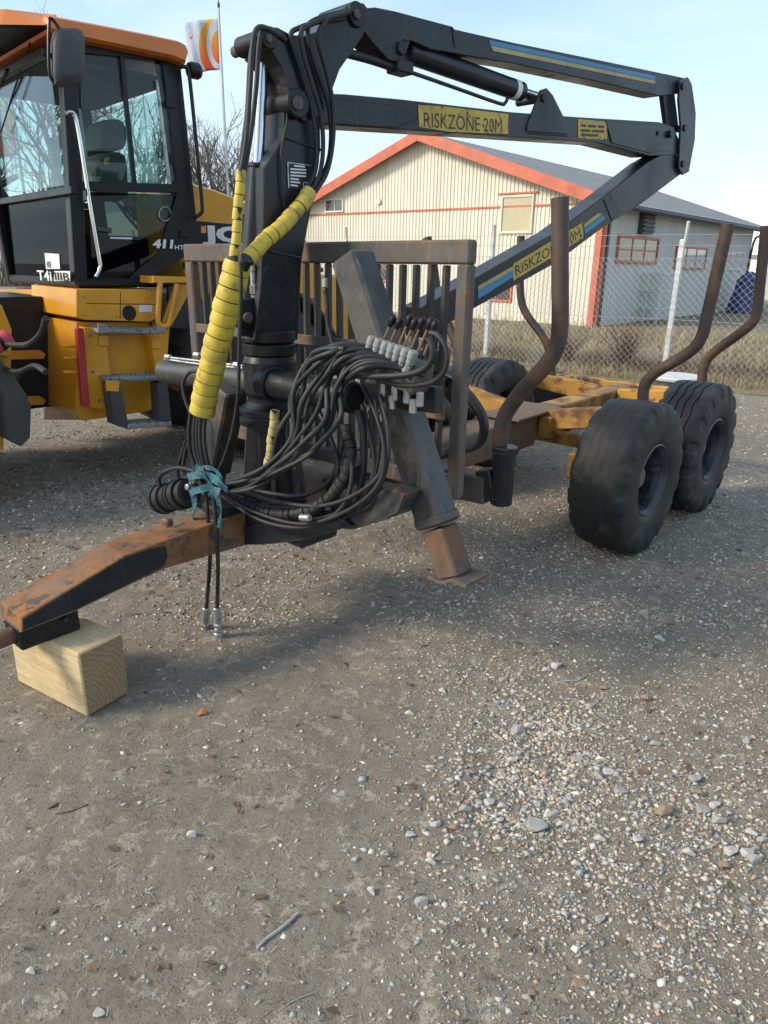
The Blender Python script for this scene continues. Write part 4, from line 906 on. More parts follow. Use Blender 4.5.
# main boom (lower beam), bracket
mbm = plate('main_boom', [(318, 93), (345, 94), (400, 99), (512, 112), (579, 117), (660, 122), (674, 127), (680, 142), (678, 155), (650, 156), (600, 143), (512, 137), (440, 132), (330, 125), (316, 122)], .07, .14, 'dark_paint')
plate('cylinder_bracket', [(527, 131), (528, 124), (541, 90), (547, 88), (553, 95), (568, 125), (568, 134)], .078, .012, 'dark_paint'); plate('cylinder_bracket', [(527, 131), (528, 124), (541, 90), (547, 88), (553, 95), (568, 125), (568, 134)], -.066, .012, 'dark_paint')
pin(545, 98, .020, -.09, .09)
for o in (.076,):
    plate('stiffener', [(334, 98), (395, 106), (418, 118), (395, 127), (334, 123)], o, .007, 'dark_paint', ch=.002); plate('stiffener', [(606, 121), (658, 125), (672, 132), (672, 150), (650, 153), (612, 143)], o, .007, 'dark_paint', ch=.002)
# upper boom
plate('upper_boom', [(360, 26), (364, 8), (376, 7), (396, 11), (452, 26), (455, 29), (512, 42), (600, 60), (667, 74), (690, 79), (690, 92), (660, 96), (600, 82), (512, 63), (486, 59), (430, 49), (411, 40), (406, 54), (398, 62), (389, 60), (372, 42)], .06, .12, 'dark_paint')
pin(403, 48, .026, -.08, .075); pin(684, 86, .022, -.1, .1); pin(686, 128, .022, -.1, .1); pin(672, 134, .022, -.1, .1); pin(684, 164, .022, -.1, .1); pin(659, 133, .015, -.08, .085)
for o in (.09, -.075):
    plate('end_link', [(680, 81), (688, 77), (692, 84), (696, 113), (695, 140), (689, 172), (683, 175), (679, 168), (680, 145), (681, 125), (679, 100)], o, .015, 'dark_paint')
plate('link_strut', [(662, 88), (674, 88), (679, 128), (667, 128)], .04, .03, 'dark_paint')
# stick
plate('outer_boom', [(420, 308), (477, 277), (556, 232), (602, 198), (648, 162), (668, 151), (681, 156), (683, 173), (676, 178), (640, 205), (604, 227), (556, 263), (477, 307), (424, 338)], .065, .13, 'dark_paint')
# fold cylinder
c0, c1, c2 = CY(406, 51, .0), CY(521, 92, .0), CY(543, 99, .0)
mb = MB(); mb.cyl(c0, c1, .047, 24, .006); cylf = obj('fold_cylinder', mb, 'dark_paint', cr_); mb = MB(); mb.cyl(c1-(c1-c0)*.10, c1-(c1-c0)*.055, .0485, 24, .001); obj('white_band', mb, 'decal_white', cylf)
mb = MB(); mb.cyl(c1, c2, .024, 16); obj('piston_rod', mb, 'chrome', cylf)
mb = MB(); mb.tube(smooth_path([CY(346, 53, .03), CY(372, 60, .03), CY(404, 71, .03)], 4), .018, 10); obj('pipe', mb, 'dark_paint', cr_)
mb = MB(); mb.tube(smooth_path([CY(404, 70, .03), CY(450, 86, .03), CY(498, 103, .03), CY(505, 103, .03), CY(508, 97, .03)], 4), .009, 8); obj('pipe', mb, 'dark_paint', cr_)
mb = MB(); mb.box(CY(400, 68, .03), .1, .08, .05, C); obj('pipe_clamp', mb, 'black_paint', cr_)
# lift cylinder
l0, l1, l2 = CY(247, 320, -.02), CY(258, 168, -.02), CY(264, 48, -.02)
mb = MB(); mb.cyl(l0, l1, .040, 24, .006); lc_ = obj('lift_cylinder', mb, 'dark_paint', cr_); mb = MB(); mb.cyl(l1-(l1-l0)*.01, l1+(l2-l1)*.03, .043, 24, .005); obj('gland', mb, 'black_paint', lc_)
mb = MB(); mb.cyl(l1, l2, .021, 20, .002); obj('piston_rod', mb, 'chrome', lc_)
pin(249, 318, .045, -.11, .04); pin(249, 318, .022, .03, .055, 'grey_steel')
plate('cylinder_lug', [(238, 300), (262, 296), (262, 338), (240, 336)], .03, .02, 'dark_paint')
mb = MB(); q = CY(254, 300, .02); mb.cyl(q, q+Z*.14, .012, 10); mb.cyl(q+Z*.02, q+Z*.06, .018, 6); obj('fitting', mb, 'zinc', cr_)
# rotator and grapple lying behind the headboard
gt = CY(430, 326, 0); mb = MB(); mb.rbeam(gt+C.U*.02, gt-Z*.12, .08, .05, C.V, .006); mb.lathe(gt-Z*.12, -Z, [(0, 0), (0, .06), (.02, .085), (.10, .085), (.12, .06), (.16, .06), (.16, 0)], 24); obj('rotator', mb, 'dark_paint', cr_)
for sg in (-1, 1):
    for off in (-.11, .11):
        mb = MB(); pts = [gt-Z*.28+C.U*off, gt-Z*.33+C.V*sg*.16+C.U*off, gt-Z*.46+C.V*sg*.30+C.U*off, gt-Z*.60+C.V*sg*.28+C.U*off, gt-Z*.68+C.V*sg*.10+C.U*off]
        P = smooth_path(pts, 4); mb.tube(P, np.linspace(.035, .018, len(P)), 6); obj('grapple_tine', mb, 'dark_paint', cr_)
mb = MB(); mb.box(gt-Z*.30, .30, .12, .06, C); obj('grapple_bridge', mb, 'dark_paint', cr_)
# weld seams
def weld(px, o):
    P = [CY(x, y, o) for x, y in px]; mb = MB(); Q = []
    for a, b in zip(P[:-1], P[1:]):
        n = max(4, int(np.linalg.norm(b-a)/.012)); Q += [a+(b-a)*i/n for i in range(n)]
    Q.append(P[-1]); mb.tube(Q, [.0045+.0018*math.sin(i*2.2) for i in range(len(Q))], 6); obj('weld_seam', mb, 'dark_paint', cr_)
weld([(334, 98), (395, 106), (418, 118), (395, 127), (334, 123)], .072); weld([(606, 121), (612, 143)], .072); weld([(528, 133), (567, 136)], .07)
weld([(452, 27), (455, 48)], .061); weld([(604, 200), (612, 221)], .066); weld([(284, 138), (320, 150)], .066); weld([(262, 250), (302, 258)], .066); weld([(404, 40), (412, 40), (432, 49)], .062)
# decals
def stripe(px, mat, o, par, name='stripe'):
    mb = MB(); mb.prism([CY(x, y, o) for x, y in px], C.V*.0015, .0003); return obj(name, mb, mat, par)
ub = [o for o in bpy.data.objects if o.name.startswith('upper_boom')][0]; ob = [o for o in bpy.data.objects if o.name.startswith('outer_boom')][0]
stripe([(489, 40), (655, 76), (655, 80), (490, 45)], 'decal_blue', .061, ub); stripe([(490, 45.5), (655, 80.5), (655, 84), (493, 51)], 'decal_gold', .061, ub)
stripe([(478, 291), (513, 271), (513, 277), (478, 299)], 'decal_blue', .066, ob); stripe([(478, 286), (513, 266), (513, 270.5), (478, 290.5)], 'decal_gold', .066, ob)
stripe([(584, 229), (603, 215), (605, 219), (585, 234)], 'decal_blue', .066, ob); stripe([(584, 224), (598, 213), (603, 214), (584, 228)], 'decal_gold', .066, ob)
stk = stripe([(418, 105), (440, 106), (508, 114), (508, 134), (480, 133), (450, 132), (419, 127)], 'decal_yellow', .0712, mbm, 'warning_sticker')
xd = CY(508, 124, .07)-CY(419, 116, .07)
text('lettering', 'RISKZONE 20M', mbm, 'decal_black', CY(424, 127, .0735), xd, Z, np.linalg.norm(CY(424, 127, .07)-CY(424, 112, .07)), np.linalg.norm(CY(502, 124, .07)-CY(424, 117, .07)), 0)
stk2 = stripe([(578, 119), (607, 122), (607, 140), (578, 138)], 'decal_yellow', .0712, mbm, 'warning_sticker'); stripe([(579, 120.5), (606, 123), (606, 124), (579, 121.5)], 'decal_gold', .073, mbm, 'sticker_line')
for x0, x1, yy in ((581, 586, 124), (588, 596, 124.6), (598, 604, 125.2), (581, 590, 129), (592, 604, 129.6), (581, 598, 133.6)):
    stripe([(x0, yy), (x1, yy+.5), (x1, yy+3), (x0, yy+2.5)], 'decal_black', .0735, mbm, 'sticker_text')
stripe([(513, 264), (583, 222), (583, 238), (513, 281)], 'decal_yellow', .0662, ob, 'warning_sticker')
xs = CY(583, 231, .065)-CY(513, 272, .065); yv = np.cross(C.V*-1, xs); yv = yv if yv[2] > 0 else -yv
text('lettering', 'RISKZONE 20M', ob, 'decal_black', CY(516, 276, .0685), xs, yv, .055, np.linalg.norm(xs)*.93, 0)
ty = stripe([(287, 162), (312, 165), (312, 191), (288, 188)], 'decal_black', .066, mast, 'type_plate')
for k, (a, b) in enumerate(((.25, .7), (.1, .75), (.1, .75), (.1, .75), (.1, .45), (.1, .5), (.1, .4))):
    yy = 165+k*3.2; stripe([(288+24*a, yy), (288+24*b, yy+1), (288+24*b, yy+2.6), (288+24*a, yy+1.6)], 'decal_white', .068, mast, 'plate_text')
text('lettering', 'CE', mast, 'decal_white', CY(303, 187, .069), C.U, Z, .02, .03, 0)
stripe([(287, 162), (312, 165), (312, 166), (287, 163)], 'zinc', .068, mast, 'plate_edge'); stripe([(287, 162), (288.2, 162), (289.2, 188), (288, 188)], 'zinc', .068, mast, 'plate_edge')

# hoses
def hose(pts, r=.0115, mat='hose_rubber', name='hose', k=6, par=None):
    mb = MB(); mb.tube(smooth_path(pts, k), r*.82, 10); return obj(name, mb, mat, par or cr_)
def TU(L_, u): return [T.u(x, y, u if np.isscalar(u) else u[i]) for i, (x, y) in enumerate(L_)]
def CVs(L_, o): return [CY(x, y, o) for x, y in L_]
hose(CVs([(280, 36), (268, 29), (258, 28), (253, 42), (250, 90), (246, 140), (240, 176)], .10), .0115); hose(CVs([(286, 40), (272, 30), (263, 31), (259, 46), (256, 90), (250, 140), (243, 178)], .09), .0115); hose(CVs([(275, 34), (263, 28), (256, 34), (250, 60), (247, 110), (242, 150), (238, 176)], .06), .010)
hose(CVs([(345, 18), (318, 22), (299, 28), (291, 34), (294, 50), (303, 76), (312, 110), (317, 148), (315, 172), (307, 190)], [.10][0]), .0115)
hose(CVs([(350, 12), (330, 17), (308, 26), (301, 33), (304, 56), (312, 84), (321, 116), (323, 150), (319, 176), (310, 192)], .115), .0115)
hose(CVs([(352, 10), (334, 14), (315, 20), (308, 28), (311, 50), (320, 78), (329, 108), (331, 138), (327, 165), (313, 193)], .105), .0115)
hose(CVs([(345, 14), (330, 18), (322, 26), (318, 40), (326, 70), (333, 105), (333, 140), (327, 172), (314, 194)], .12), .0115)
hose(CVs([(286, 92), (287, 120), (282, 145), (281, 170), (283, 200), (288, 222)], .075), .005)
def wrap(pts, r, pitch, mat, name='hose_wrap', inner=True, r1=None):
    P = np.array(smooth_path(pts, 10)); d = np.r_[0, np.cumsum(np.linalg.norm(np.diff(P, axis=0), axis=1))]; L = d[-1]; mb = MB(); n = int(L/pitch)
    f = lambda s: np.array([np.interp(s, d, P[:, k]) for k in range(3)])
    for i in range(n):
        s0, s1 = L*i/n, L*(i+.93)/n; rr = r+((r1 or r)-r)*i/n; rr *= 1+.025*math.sin(i*2.3); j = .0; ss = np.linspace(s0, s1, 4)
        off = np.array([.0025*math.sin(i*1.7), .0025*math.cos(i*2.1), 0])
        mb.tube([f(s)+off for s in ss], [rr*.955, rr*1.0, rr*1.02, rr*.985], 20, cap=True)
    o = obj(name, mb, mat, cr_)
    if inner: mi = MB(); mi.tube(P, r*.86, 12); obj('hose_core', mi, 'hose_rubber', o)
    return o
wrap(CVs([(310, 191), (300, 206), (285, 223), (264, 242), (247, 260)], .115), .031, .040, 'yellow_wrap')
wrap(CVs([(241, 170), (239, 195), (237, 225), (234, 258)], .10), .0185, .042, 'yellow_wrap')
wrap(TU([(238, 262), (231, 290), (222, 325), (211, 370), (201, 414)], [.92, .90, .88, .86, .84]), .052, .048, 'yellow_wrap')
wrap(TU([(275, 411), (272, 438), (268, 466)], .92), .018, .034, 'cream_wrap')
hose(TU([(247, 258), (243, 266), (238, 280)], .92), .03); hose(TU([(234, 256), (236, 270)], .92), .016)
# hoses leaving the thick wrap towards the knot
for i, (x0, x1, x2) in enumerate(((192, 189, 200), (197, 194, 204), (202, 200, 208), (207, 204, 212), (200, 197, 206))):
    hose(TU([(x0+1, 400), (x1, 430), (x1+2, 455), (x2, 476), (x2+4, 486)], [.84, .83, .83, .84, .86]), .0115)
hose(TU([(200, 372), (190, 372), (183, 384), (186, 402), (192, 418), (194, 450), (200, 470)], .95), .010)
hose(TU([(241, 262), (241, 300), (239, 350), (238, 395), (230, 440), (219, 470), (212, 480)], .86), .0085)
hose(TU([(186, 440), (178, 470), (184, 486), (200, 488)], .86), .009); hose(TU([(196, 428), (186, 450), (184, 472), (196, 482)], .86), .010)
# the bundle draped over the slew tube
A_ = [(378, 352), (350, 345), (328, 349), (308, 366), (293, 396), (284, 430), (270, 460), (238, 478), (208, 482)]
B_ = [(425, 374), (390, 366), (362, 368), (346, 392), (336, 420), (318, 448), (284, 474), (246, 490), (212, 491)]
for i in range(11):
    f = i/10; pts = []
    for k, (a, b) in enumerate(zip(A_, B_)):
        jx = rnd.uniform(-5, 5) if 2 < k < 7 else rnd.uniform(-1.5, 1.5); jy = rnd.uniform(-4, 4) if 2 < k < 7 else rnd.uniform(-1.5, 1.5)
        ff = f if k < 5 else (f*.8+.2*rnd.random())
        if k in (4, 5): ff = min(1, max(0, f+rnd.uniform(-.25, .25)))
        uu = [1.04, .97, .93, .92, .90, .88, .86, .84, .84][k]-rnd.uniform(0, .05 if k > 1 else 0)
        pts.append(T.u(a[0]+(b[0]-a[0])*ff+jx, a[1]+(b[1]-a[1])*ff+jy, uu))
    hose(pts, rnd.choice([.0105, .0115, .0125]))
# loops hanging low, right of the knot
lows = [[(214, 488), (250, 510), (300, 524), (345, 512), (378, 485), (384, 450), (376, 415), (362, 385)], [(214, 490), (260, 520), (306, 527), (340, 510), (352, 478), (348, 445), (338, 415)],
        [(218, 484), (270, 500), (320, 506), (360, 492), (385, 466), (388, 430), (380, 395)], [(212, 486), (240, 500), (280, 508), (322, 500), (338, 470), (330, 436), (318, 410)], [(216, 492), (262, 512), (318, 518), (360, 500), (374, 470), (370, 435), (362, 405)],
        [(220, 482), (262, 492), (300, 496), (328, 482), (340, 455), (344, 425)], [(222, 487), (275, 503), (330, 513), (366, 508), (382, 488)]]
for i, L_ in enumerate(lows): hose(TU(L_, [.86+.012*i+.02*k for k in range(len(L_))]), .0115 if i not in (0, 4) else .010)
wrap(TU([(232, 500), (265, 512), (305, 512), (335, 492), (350, 460), (346, 425)], [.9, .92, .93, .95, .97, 1.0]), .024, .03, 'hose_rubber', inner=False)
for q in ((305, 519),):
    mb = MB(); p = T.u(*q, .88); mb.cyl(p-T.V*.025, p+T.V*.03+Z*.012, .014, 10); obj('fitting', mb, 'zinc', cr_)
# big loops by the valve levers
hose(TU([(345, 349), (326, 349), (313, 354), (314, 364), (330, 371), (360, 376), (395, 376), (418, 372), (430, 363), (433, 350), (428, 338)], .92), .0135)
hose(TU([(378, 380), (400, 385), (425, 384), (441, 376), (447, 361), (445, 346), (437, 335), (430, 333)], .95), .011)
hose(TU([(325, 290), (327, 305), (328, 325), (333, 345)], 1.1), .011)
mb = MB(); p = T.u(325, 288, 1.1); mb.cyl(p, p+Z*.035, .012, 10); obj('fitting', mb, 'zinc', cr_)
hose(TU([(296, 470), (288, 440), (292, 410), (300, 390)], .98), .011); hose(TU([(352, 510), (362, 480), (364, 440), (358, 410)], 1.0), .016)
hose(TU([(375, 400), (380, 440), (374, 480), (360, 508), (340, 520)], .98), .008); hose(TU([(385, 402), (389, 440), (384, 476), (372, 500)], 1.0), .010)
# free ends with couplings
for pts, e0, e1 in (([(205, 484), (208, 520), (210, 560), (206, 612)], (206, 611), (203, 644)), ([(212, 484), (216, 525), (218, 565), (217, 612)], (217, 611), (219, 645))):
    hose(TU(pts, .80), .0105); p0, p1 = T.u(*e0, .80), T.u(*e1, .80); d = p1-p0; mb = MB()
    mb.cyl(p0-d*.1, p0+d*.35, .0165, 12); mb.cyl(p0+d*.35, p0+d*.48, .021, 6); mb.cyl(p0+d*.48, p0+d*.62, .016, 12); mb.cyl(p0+d*.62, p0+d*.86, .021, 14); mb.cyl(p0+d*.86, p0+d*1.0, .014, 12); obj('coupling', mb, 'zinc', cr_)
# rolled hose sleeve
mb = MB(); rc0, rc1 = T.u(159, 500, .84), T.u(190, 492, .86)
axr = (rc1-rc0); Lr = np.linalg.norm(axr); pr = [(0, 0), (0, .03)]
for k in range(6): s_ = Lr*(k+.05)/6; s2 = Lr*(k+.9)/6; pr += [(s_, .064+.006*math.sin(k*2)), (s2, .069+.006*math.sin(k*2+1)), (s2+.001, .058)]
pr += [(Lr, .05), (Lr, 0)]; mb.lathe(rc0, axr, pr, 28); obj('hose_roll', mb, 'hose_rubber', cr_)
hose(TU([(160, 490), (160, 476), (176, 468), (196, 472), (206, 480)], .82), .012)
mb = MB(); p = T.u(188, 487, .80); mb.cyl(p-T.U*.01, p+T.U*.02, .015, 10); p = T.u(194, 481, .80); mb.cyl(p-T.U*.01, p+T.U*.02, .012, 10); obj('fitting', mb, 'zinc', cr_)
# blue strap knot
def strap(pts, w_, u):
    P = smooth_path(TU(pts, u), 5); mb = MB(); V = []; side = T.V*.6+Z*.5
    for i, p in enumerate(P):
        d = P[min(i+1, len(P)-1)]-P[max(i-1, 0)]; s_ = np.cross(d, T.U); s_ /= np.linalg.norm(s_)+1e-9; s_ = s_*math.cos(.5*math.sin(i*.8))+T.U*math.sin(.5*math.sin(i*.8))
        nrm = np.cross(d, s_); nrm /= np.linalg.norm(nrm)+1e-9
        V += [p+s_*w_/2+nrm*.0015, p-s_*w_/2+nrm*.0015, p-s_*w_/2-nrm*.0015, p+s_*w_/2-nrm*.0015]
    fs = [(4*i+a, 4*i+(a+1) % 4, 4*i+4+(a+1) % 4, 4*i+4+a) for i in range(len(P)-1) for a in range(4)]; mb.add(V, fs); return obj('strap', mb, 'blue_strap', cr_)
for dx, wd in ((2, .03),):
    strap([(188+dx, 484), (193+dx, 473), (204+dx, 467+abs(dx)*.3), (214+dx, 471), (219+dx, 482), (213+dx, 491)], wd*.7, .80-.003*dx)
strap([(188, 478), (202, 474), (216, 480), (228, 490)], .035, .775); strap([(196, 466), (206, 478), (214, 492), (218, 505)], .03, .77); strap([(194, 488), (194, 510), (190, 530), (184, 545)], .03, .78); strap([(216, 492), (221, 510), (219, 528)], .02, .79); strap([(190, 494), (205, 488), (220, 492)], .03, .765)
# valve block, spools, levers
va, vb = T.u(362, 356, 1.06), T.u(424, 380, 1.06)
mb = MB(); mb.rbeam(va, vb, .10, .10, T.U, .006); vbk = obj('valve_block', mb, 'grey_steel', cr_)
mb = MB(); mb.rbeam(T.u(368, 392, 1.12), T.u(440, 400, 1.12), .05, .09, T.U, .006); obj('valve_bracket', mb, 'dark_paint', cr_)
tops = [(373, 337), (380, 339.3), (387, 341.6), (393.5, 344), (400, 346), (407, 348.4), (414, 351)]
for i, (x, y) in enumerate(tops):
    p1 = T.u(x, y, 1.0); p0 = T.u(x-5, y+14, 1.0); d = p1-p0; mb = MB(); mb.cyl(p0, p0+d*.45, .014, 12); mb.cyl(p0+d*.40, p1, .0165, 14, .004); obj('spool_cap', mb, 'valve_grey', vbk)
    mb = MB(); q = T.u(x-8, y+21, 1.0); mb.cyl(q, p0, .012, 6); mb.box(q, .03, .022, .03, T); obj('spool_fitting', mb, 'valve_grey', vbk)
for (x0, y0), (x1, y1) in zip([(384, 339), (391, 341), (399, 344), (404, 346), (411, 349), (418, 351), (424, 355)], [(392, 321), (399, 323), (409, 320), (414, 324), (421.5, 323), (430, 323.5), (434.5, 326)]):
    p0, p1 = T.u(x0, y0, 1.03), T.u(x1, y1, 1.03); mb = MB(); mb.tube([p0, p1], .0042, 6); lv = obj('lever', mb, 'rusty_brown', vbk)
    d = (p1-p0)/np.linalg.norm(p1-p0); mb = MB(); mb.lathe(p1-d*.022, d, [(0, 0), (0, .006), (.012, .0115), (.026, .0135), (.038, .011), (.045, .004), (.045, 0)], 12); obj('knob', mb, 'black_paint', lv)
for x, y in ((383, 388), (395, 392), (407, 395), (420, 398), (392, 401), (413, 405)):
    mb = MB(); q = T.u(x, y, 1.02); mb.cyl(q-Z*.03, q+Z*.02, .013, 6); obj('fitting', mb, 'zinc', vbk)

# ================================================================== WHEEL LOADER
ld = thing('wheel_loader', 'yellow wheel loader with black glazed cab and orange roof at left', 'wheel loader', tuple(LD.W(.3, -.8, 0)))
def LV(x, y, m): return LD.v(x, y, m)
def LU_(x, y, l): return LD.u(x, y, l)
def lplate(name, px, m, th, mat, par=ld, ch=.008):
    mb = MB(); mb.prism([LV(x, y, m) for x, y in px], -LD.V*th, ch); return obj(name, mb, mat, par)
def lbox(name, l0, l1, m0, m1, z0, z1, mat, par=ld, ch=.015):
    mb = MB(); mb.rbeam(LD.W(l0, (m0+m1)/2, (z0+z1)/2), LD.W(l1, (m0+m1)/2, (z0+z1)/2), abs(m1-m0), z1-z0, LD.V, ch); return obj(name, mb, mat, par)
# rear frame and cab floor
lplate('floor_frame', [(76, 289), (158, 289.5), (159, 317), (150, 322), (84, 320), (76, 317)], -.16, .9, 'loader_yellow')
mb = MB(); fl = [LU_(x, y, -.262) for x, y in [(0, 289), (76.5, 289), (76.5, 317), (60, 314), (0, 298)]]; mb.prism(fl, LD.U*.25, .008); obj('floor_front', mb, 'loader_yellow', ld)
lplate('rear_frame', [(76, 322), (166, 322), (166, 396), (150, 411), (84, 421), (76, 416)], -.24, .75, 'loader_yellow')
mb = MB(); mb.prism([LU_(x, y, -.27) for x, y in [(62, 326), (78, 326), (80, 420), (44, 420), (44, 408), (62, 402)]], LD.U*.2, .008); obj('hinge_plate', mb, 'loader_yellow', ld)
mb = MB(); mb.prism([LU_(x, y, -.275) for x, y in [(30, 352), (62, 350), (62, 357), (30, 360)]], LD.U*.2, .006); obj('hinge_ear', mb, 'loader_yellow', ld)
mb = MB(); mb.prism([LU_(x, y, -.275) for x, y in [(20, 398), (64, 396), (64, 404), (20, 406)]], LD.U*.2, .006); obj('hinge_ear', mb, 'loader_yellow', ld)
lbox('hinge_block', -.85, -.2, -.8, -1.75, .5, 1.33, 'black_paint')
for yy in (352, 398):
    lplate('hinge_ear', [(-20, yy), (40, yy-2), (46, yy+2), (44, yy+7), (-20, yy+9)], -.76, .03, 'loader_yellow')
mb = MB(); mb.cyl(LV(18, 376, -.74), LV(-30, 380, -.74), .045, 16); obj('steer_cylinder', mb, 'grey_plastic', ld)
lbox('machinery_bay', -.16, .45, -.42, -1.95, .50, 1.36, 'black_paint')
mb = MB(); mb.cyl(LU_(45, 335, -.3), LU_(-20, 338, -.6), .05, 16); obj('steer_cylinder', mb, 'black_paint', ld)
mb = MB(); mb.cyl(LD.W(-.40, -1.15, .55), LD.W(-.40, -1.15, 1.15), .06, 16); obj('hinge_pin', mb, 'black_paint', ld)
mb = MB(); mb.cyl(LU_(52, 375, -.29), LU_(-30, 380, -.7), .06, 16); obj('prop_shaft', mb, 'black_paint', ld)
for x, y in ((70, 345), (70, 365), (70, 385), (71, 402), (86, 405)):
    mb = MB(); q = LU_(x, y, -.275); mb.cyl(q, q-LD.U*.012, .014, 6); obj('bolt', mb, 'loader_yellow', ld)
for y in (346, 358, 372):
    mb = MB(); mb.rbeam(LV(63, y, -.2), LV(78, y, -.2), .05, .02, LD.V); obj('rib', mb, 'loader_yellow', ld)
mb = MB(); mb.rbeam(LV(79, 328, -.11), LV(85, 406, -.11), .05, .05, LD.V, .006); obj('lock_bar', mb, 'red_paint', ld)
mb = MB(); q = LV(129.5, 313, -.155); mb.cyl(q-LD.V*.02, q, .055, 24, .006); obj('filler_port', mb, 'black_paint', ld)
lplate('label', [(139, 305), (152, 305), (152, 312), (139, 312)], -.157, .002, 'decal_white', ch=.0005)
# step well
lplate('step_panel', [(84, 327), (105, 329), (114, 400), (113, 411), (92, 408), (84, 404)], -.14, .12, 'loader_yellow')
lplate('step_panel', [(148, 330), (166, 322), (170, 328), (165, 392), (160, 392)], -.14, .12, 'loader_yellow')
lplate('step_back', [(100, 330), (162, 331), (163, 398), (112, 400)], -.28, .03, 'loader_yellow')
def tread(px, m0, dep, th=.03):
    (x0, y0), (x1, y1) = px; p0, p1 = LV(x0, y0, m0), LV(x1, y1, m0); mb = MB()
    mb.rbeam(p0-LD.V*dep/2, p1-LD.V*dep/2, dep, th, LD.V, .006); o = obj('step', mb, 'grey_tread', ld); n = 14; mt = MB()
    for i in range(n):
        for j in range(4):
            q = p0+(p1-p0)*(i+.5)/n-LD.V*dep*(j+.5)/4+Z*th/2; mt.cyl(q-Z*.003, q+Z*.010, .008, 5, .002)
    ts = obj('tread_studs', mt, 'grey_tread', o); ts['kind'] = 'stuff'; return o
tread([(98, 331), (160, 332)], -.05, .17); tread([(107, 379.5), (165, 378)], -.0, .17); tread([(128, 427), (172, 424)], .04, .18, .035)
for x in (99, 158):
    lplate('step_end', [(x-1, 323), (x+8, 325), (x+8, 333), (x-1, 333)], -.045, .012, 'grey_tread', ch=.003)
lplate('step_side', [(109, 384), (121, 384), (130, 430), (115, 425)], .03, .14, 'grey_plastic'); lplate('step_side', [(158, 384), (168, 382), (172, 424), (160, 420)], .03, .14, 'grey_plastic')
lplate('step_bracket', [(106, 381), (120, 381), (119, 392), (107, 391)], .035, .02, 'loader_yellow')
for x, y in ((99, 341), (152, 344)): lplate('foot_loop', [(x, y-6), (x+10, y-6), (x+10, y+5), (x, y+5)], -.125, .02, 'loader_yellow')
# mudguard bracket with loop
lplate('bracket_top', [(153, 276), (191, 277), (191, 283), (153, 283)], -.05, .22, 'loader_yellow')
mb = MB(); mb.tube(smooth_path([LV(x, y, -.06) for x, y in [(160, 282), (158, 318), (160, 325), (165, 326), (169, 322), (177, 284)]], 5), .02, 10); obj('grab_loop', mb, 'loader_yellow', ld)
lplate('bracket_arm', [(176, 284), (190, 284), (190, 292), (172, 326), (166, 330), (164, 322)], -.10, .04, 'loader_yellow')
# rear mudguard and wheels
def loader_wheel(l, m, sg=1):
    c = LD.W(l, m, .665); whl = bpy.data.objects.new('wheel', None); col.objects.link(whl); whl.parent = ld; Vv = LD.V*sg; whl.empty_display_size = .1
    n = 120; P = [(-.22, .32), (-.255, .36), (-.27, .48), (-.262, .58), (-.24, .63), (-.20, .648), (-.12, .655), (0, .66), (.12, .655), (.20, .648), (.24, .63), (.262, .58), (.27, .48), (.255, .36), (.22, .32)]; V = []; Fs = []
    for i in range(n):
        a = 2*math.pi*i/n
        for x, r_ in P:
            if r_ > .6 and ((i+(3 if x > 0 else 0)) % 6) in (0, 1, 2) and abs(x) > .05: r_ -= .035
            V.append(c+LD.U*math.cos(a)*r_+Z*max(math.sin(a)*r_, -.655)+Vv*x)
    m_ = len(P); Fs = [(i*m_+k, i*m_+k+1, ((i+1) % n)*m_+k+1, ((i+1) % n)*m_+k) for i in range(n) for k in range(m_-1)]
    mb = MB(); mb.add(V, Fs, True); obj('tyre', mb, 'rubber', whl)
    mb = MB(); mb.lathe(c, Vv, [(-.2, .0), (-.2, .33), (.19, .31), (.22, .335), (.24, .33), (.22, .30), (.08, .28), (.05, .2), (.10, .12), (.12, 0)], 40); obj('rim', mb, 'loader_yellow', whl)
loader_wheel(1.22, -.30); loader_wheel(1.22, -1.75, -1)
mb = MB(); arc = []
for i in range(13):
    a = math.radians(170-i*13); arc.append((1.22+.76*math.cos(a), .665+.76*math.sin(a)))
V = []; 
for l, z in arc:
    for m in (-.02, -.60):
        for dd in (0, -.03): V.append(LD.W(l, m, z+dd))
Fs = []
for i in range(len(arc)-1):
    a = i*4; b = a+4; Fs += [(a, b, b+2, a+2), (a+3, b+3, b+1, a+1), (a, a+1, b+1, b), (a+2, b+2, b+3, a+3)]
Fs += [(0, 2, 3, 1), (len(V)-4, len(V)-3, len(V)-1, len(V)-2)]
mb.add(V, Fs); obj('mudguard', mb, 'grey_plastic', ld)
lplate('mudguard_flap', [(168, 286), (190, 284), (194, 330), (170, 328)], -.30, .04, 'grey_plastic')
# engine hood
lplate('engine_hood', [(192, 183), (214, 189), (240, 199), (300, 232), (316, 250), (318, 300), (192, 300)], -.45, 1.0, 'loader_yellow', ch=.03)
lplate('brand_panel', [(197, 221), (300, 230), (306, 247), (306, 262), (197, 252)], -.447, .006, 'cab_black', ch=.002)
text('lettering', 'JCB', ld, 'decal_white', LV(203, 246, -.444), LD.U, Z, np.linalg.norm(LV(203, 246, -.44)-LV(203, 225, -.44)), np.linalg.norm(LV(262, 246, -.44)-LV(203, 246, -.44)), 0, bold=.05)
lplate('brand_square', [(201, 226), (206, 226), (206, 233), (201, 233)], -.444, .002, 'loader_yellow', ch=.0004)
lbox('rear_body', .75, 2.6, -.5, -1.45, .6, 1.5, 'loader_yellow')
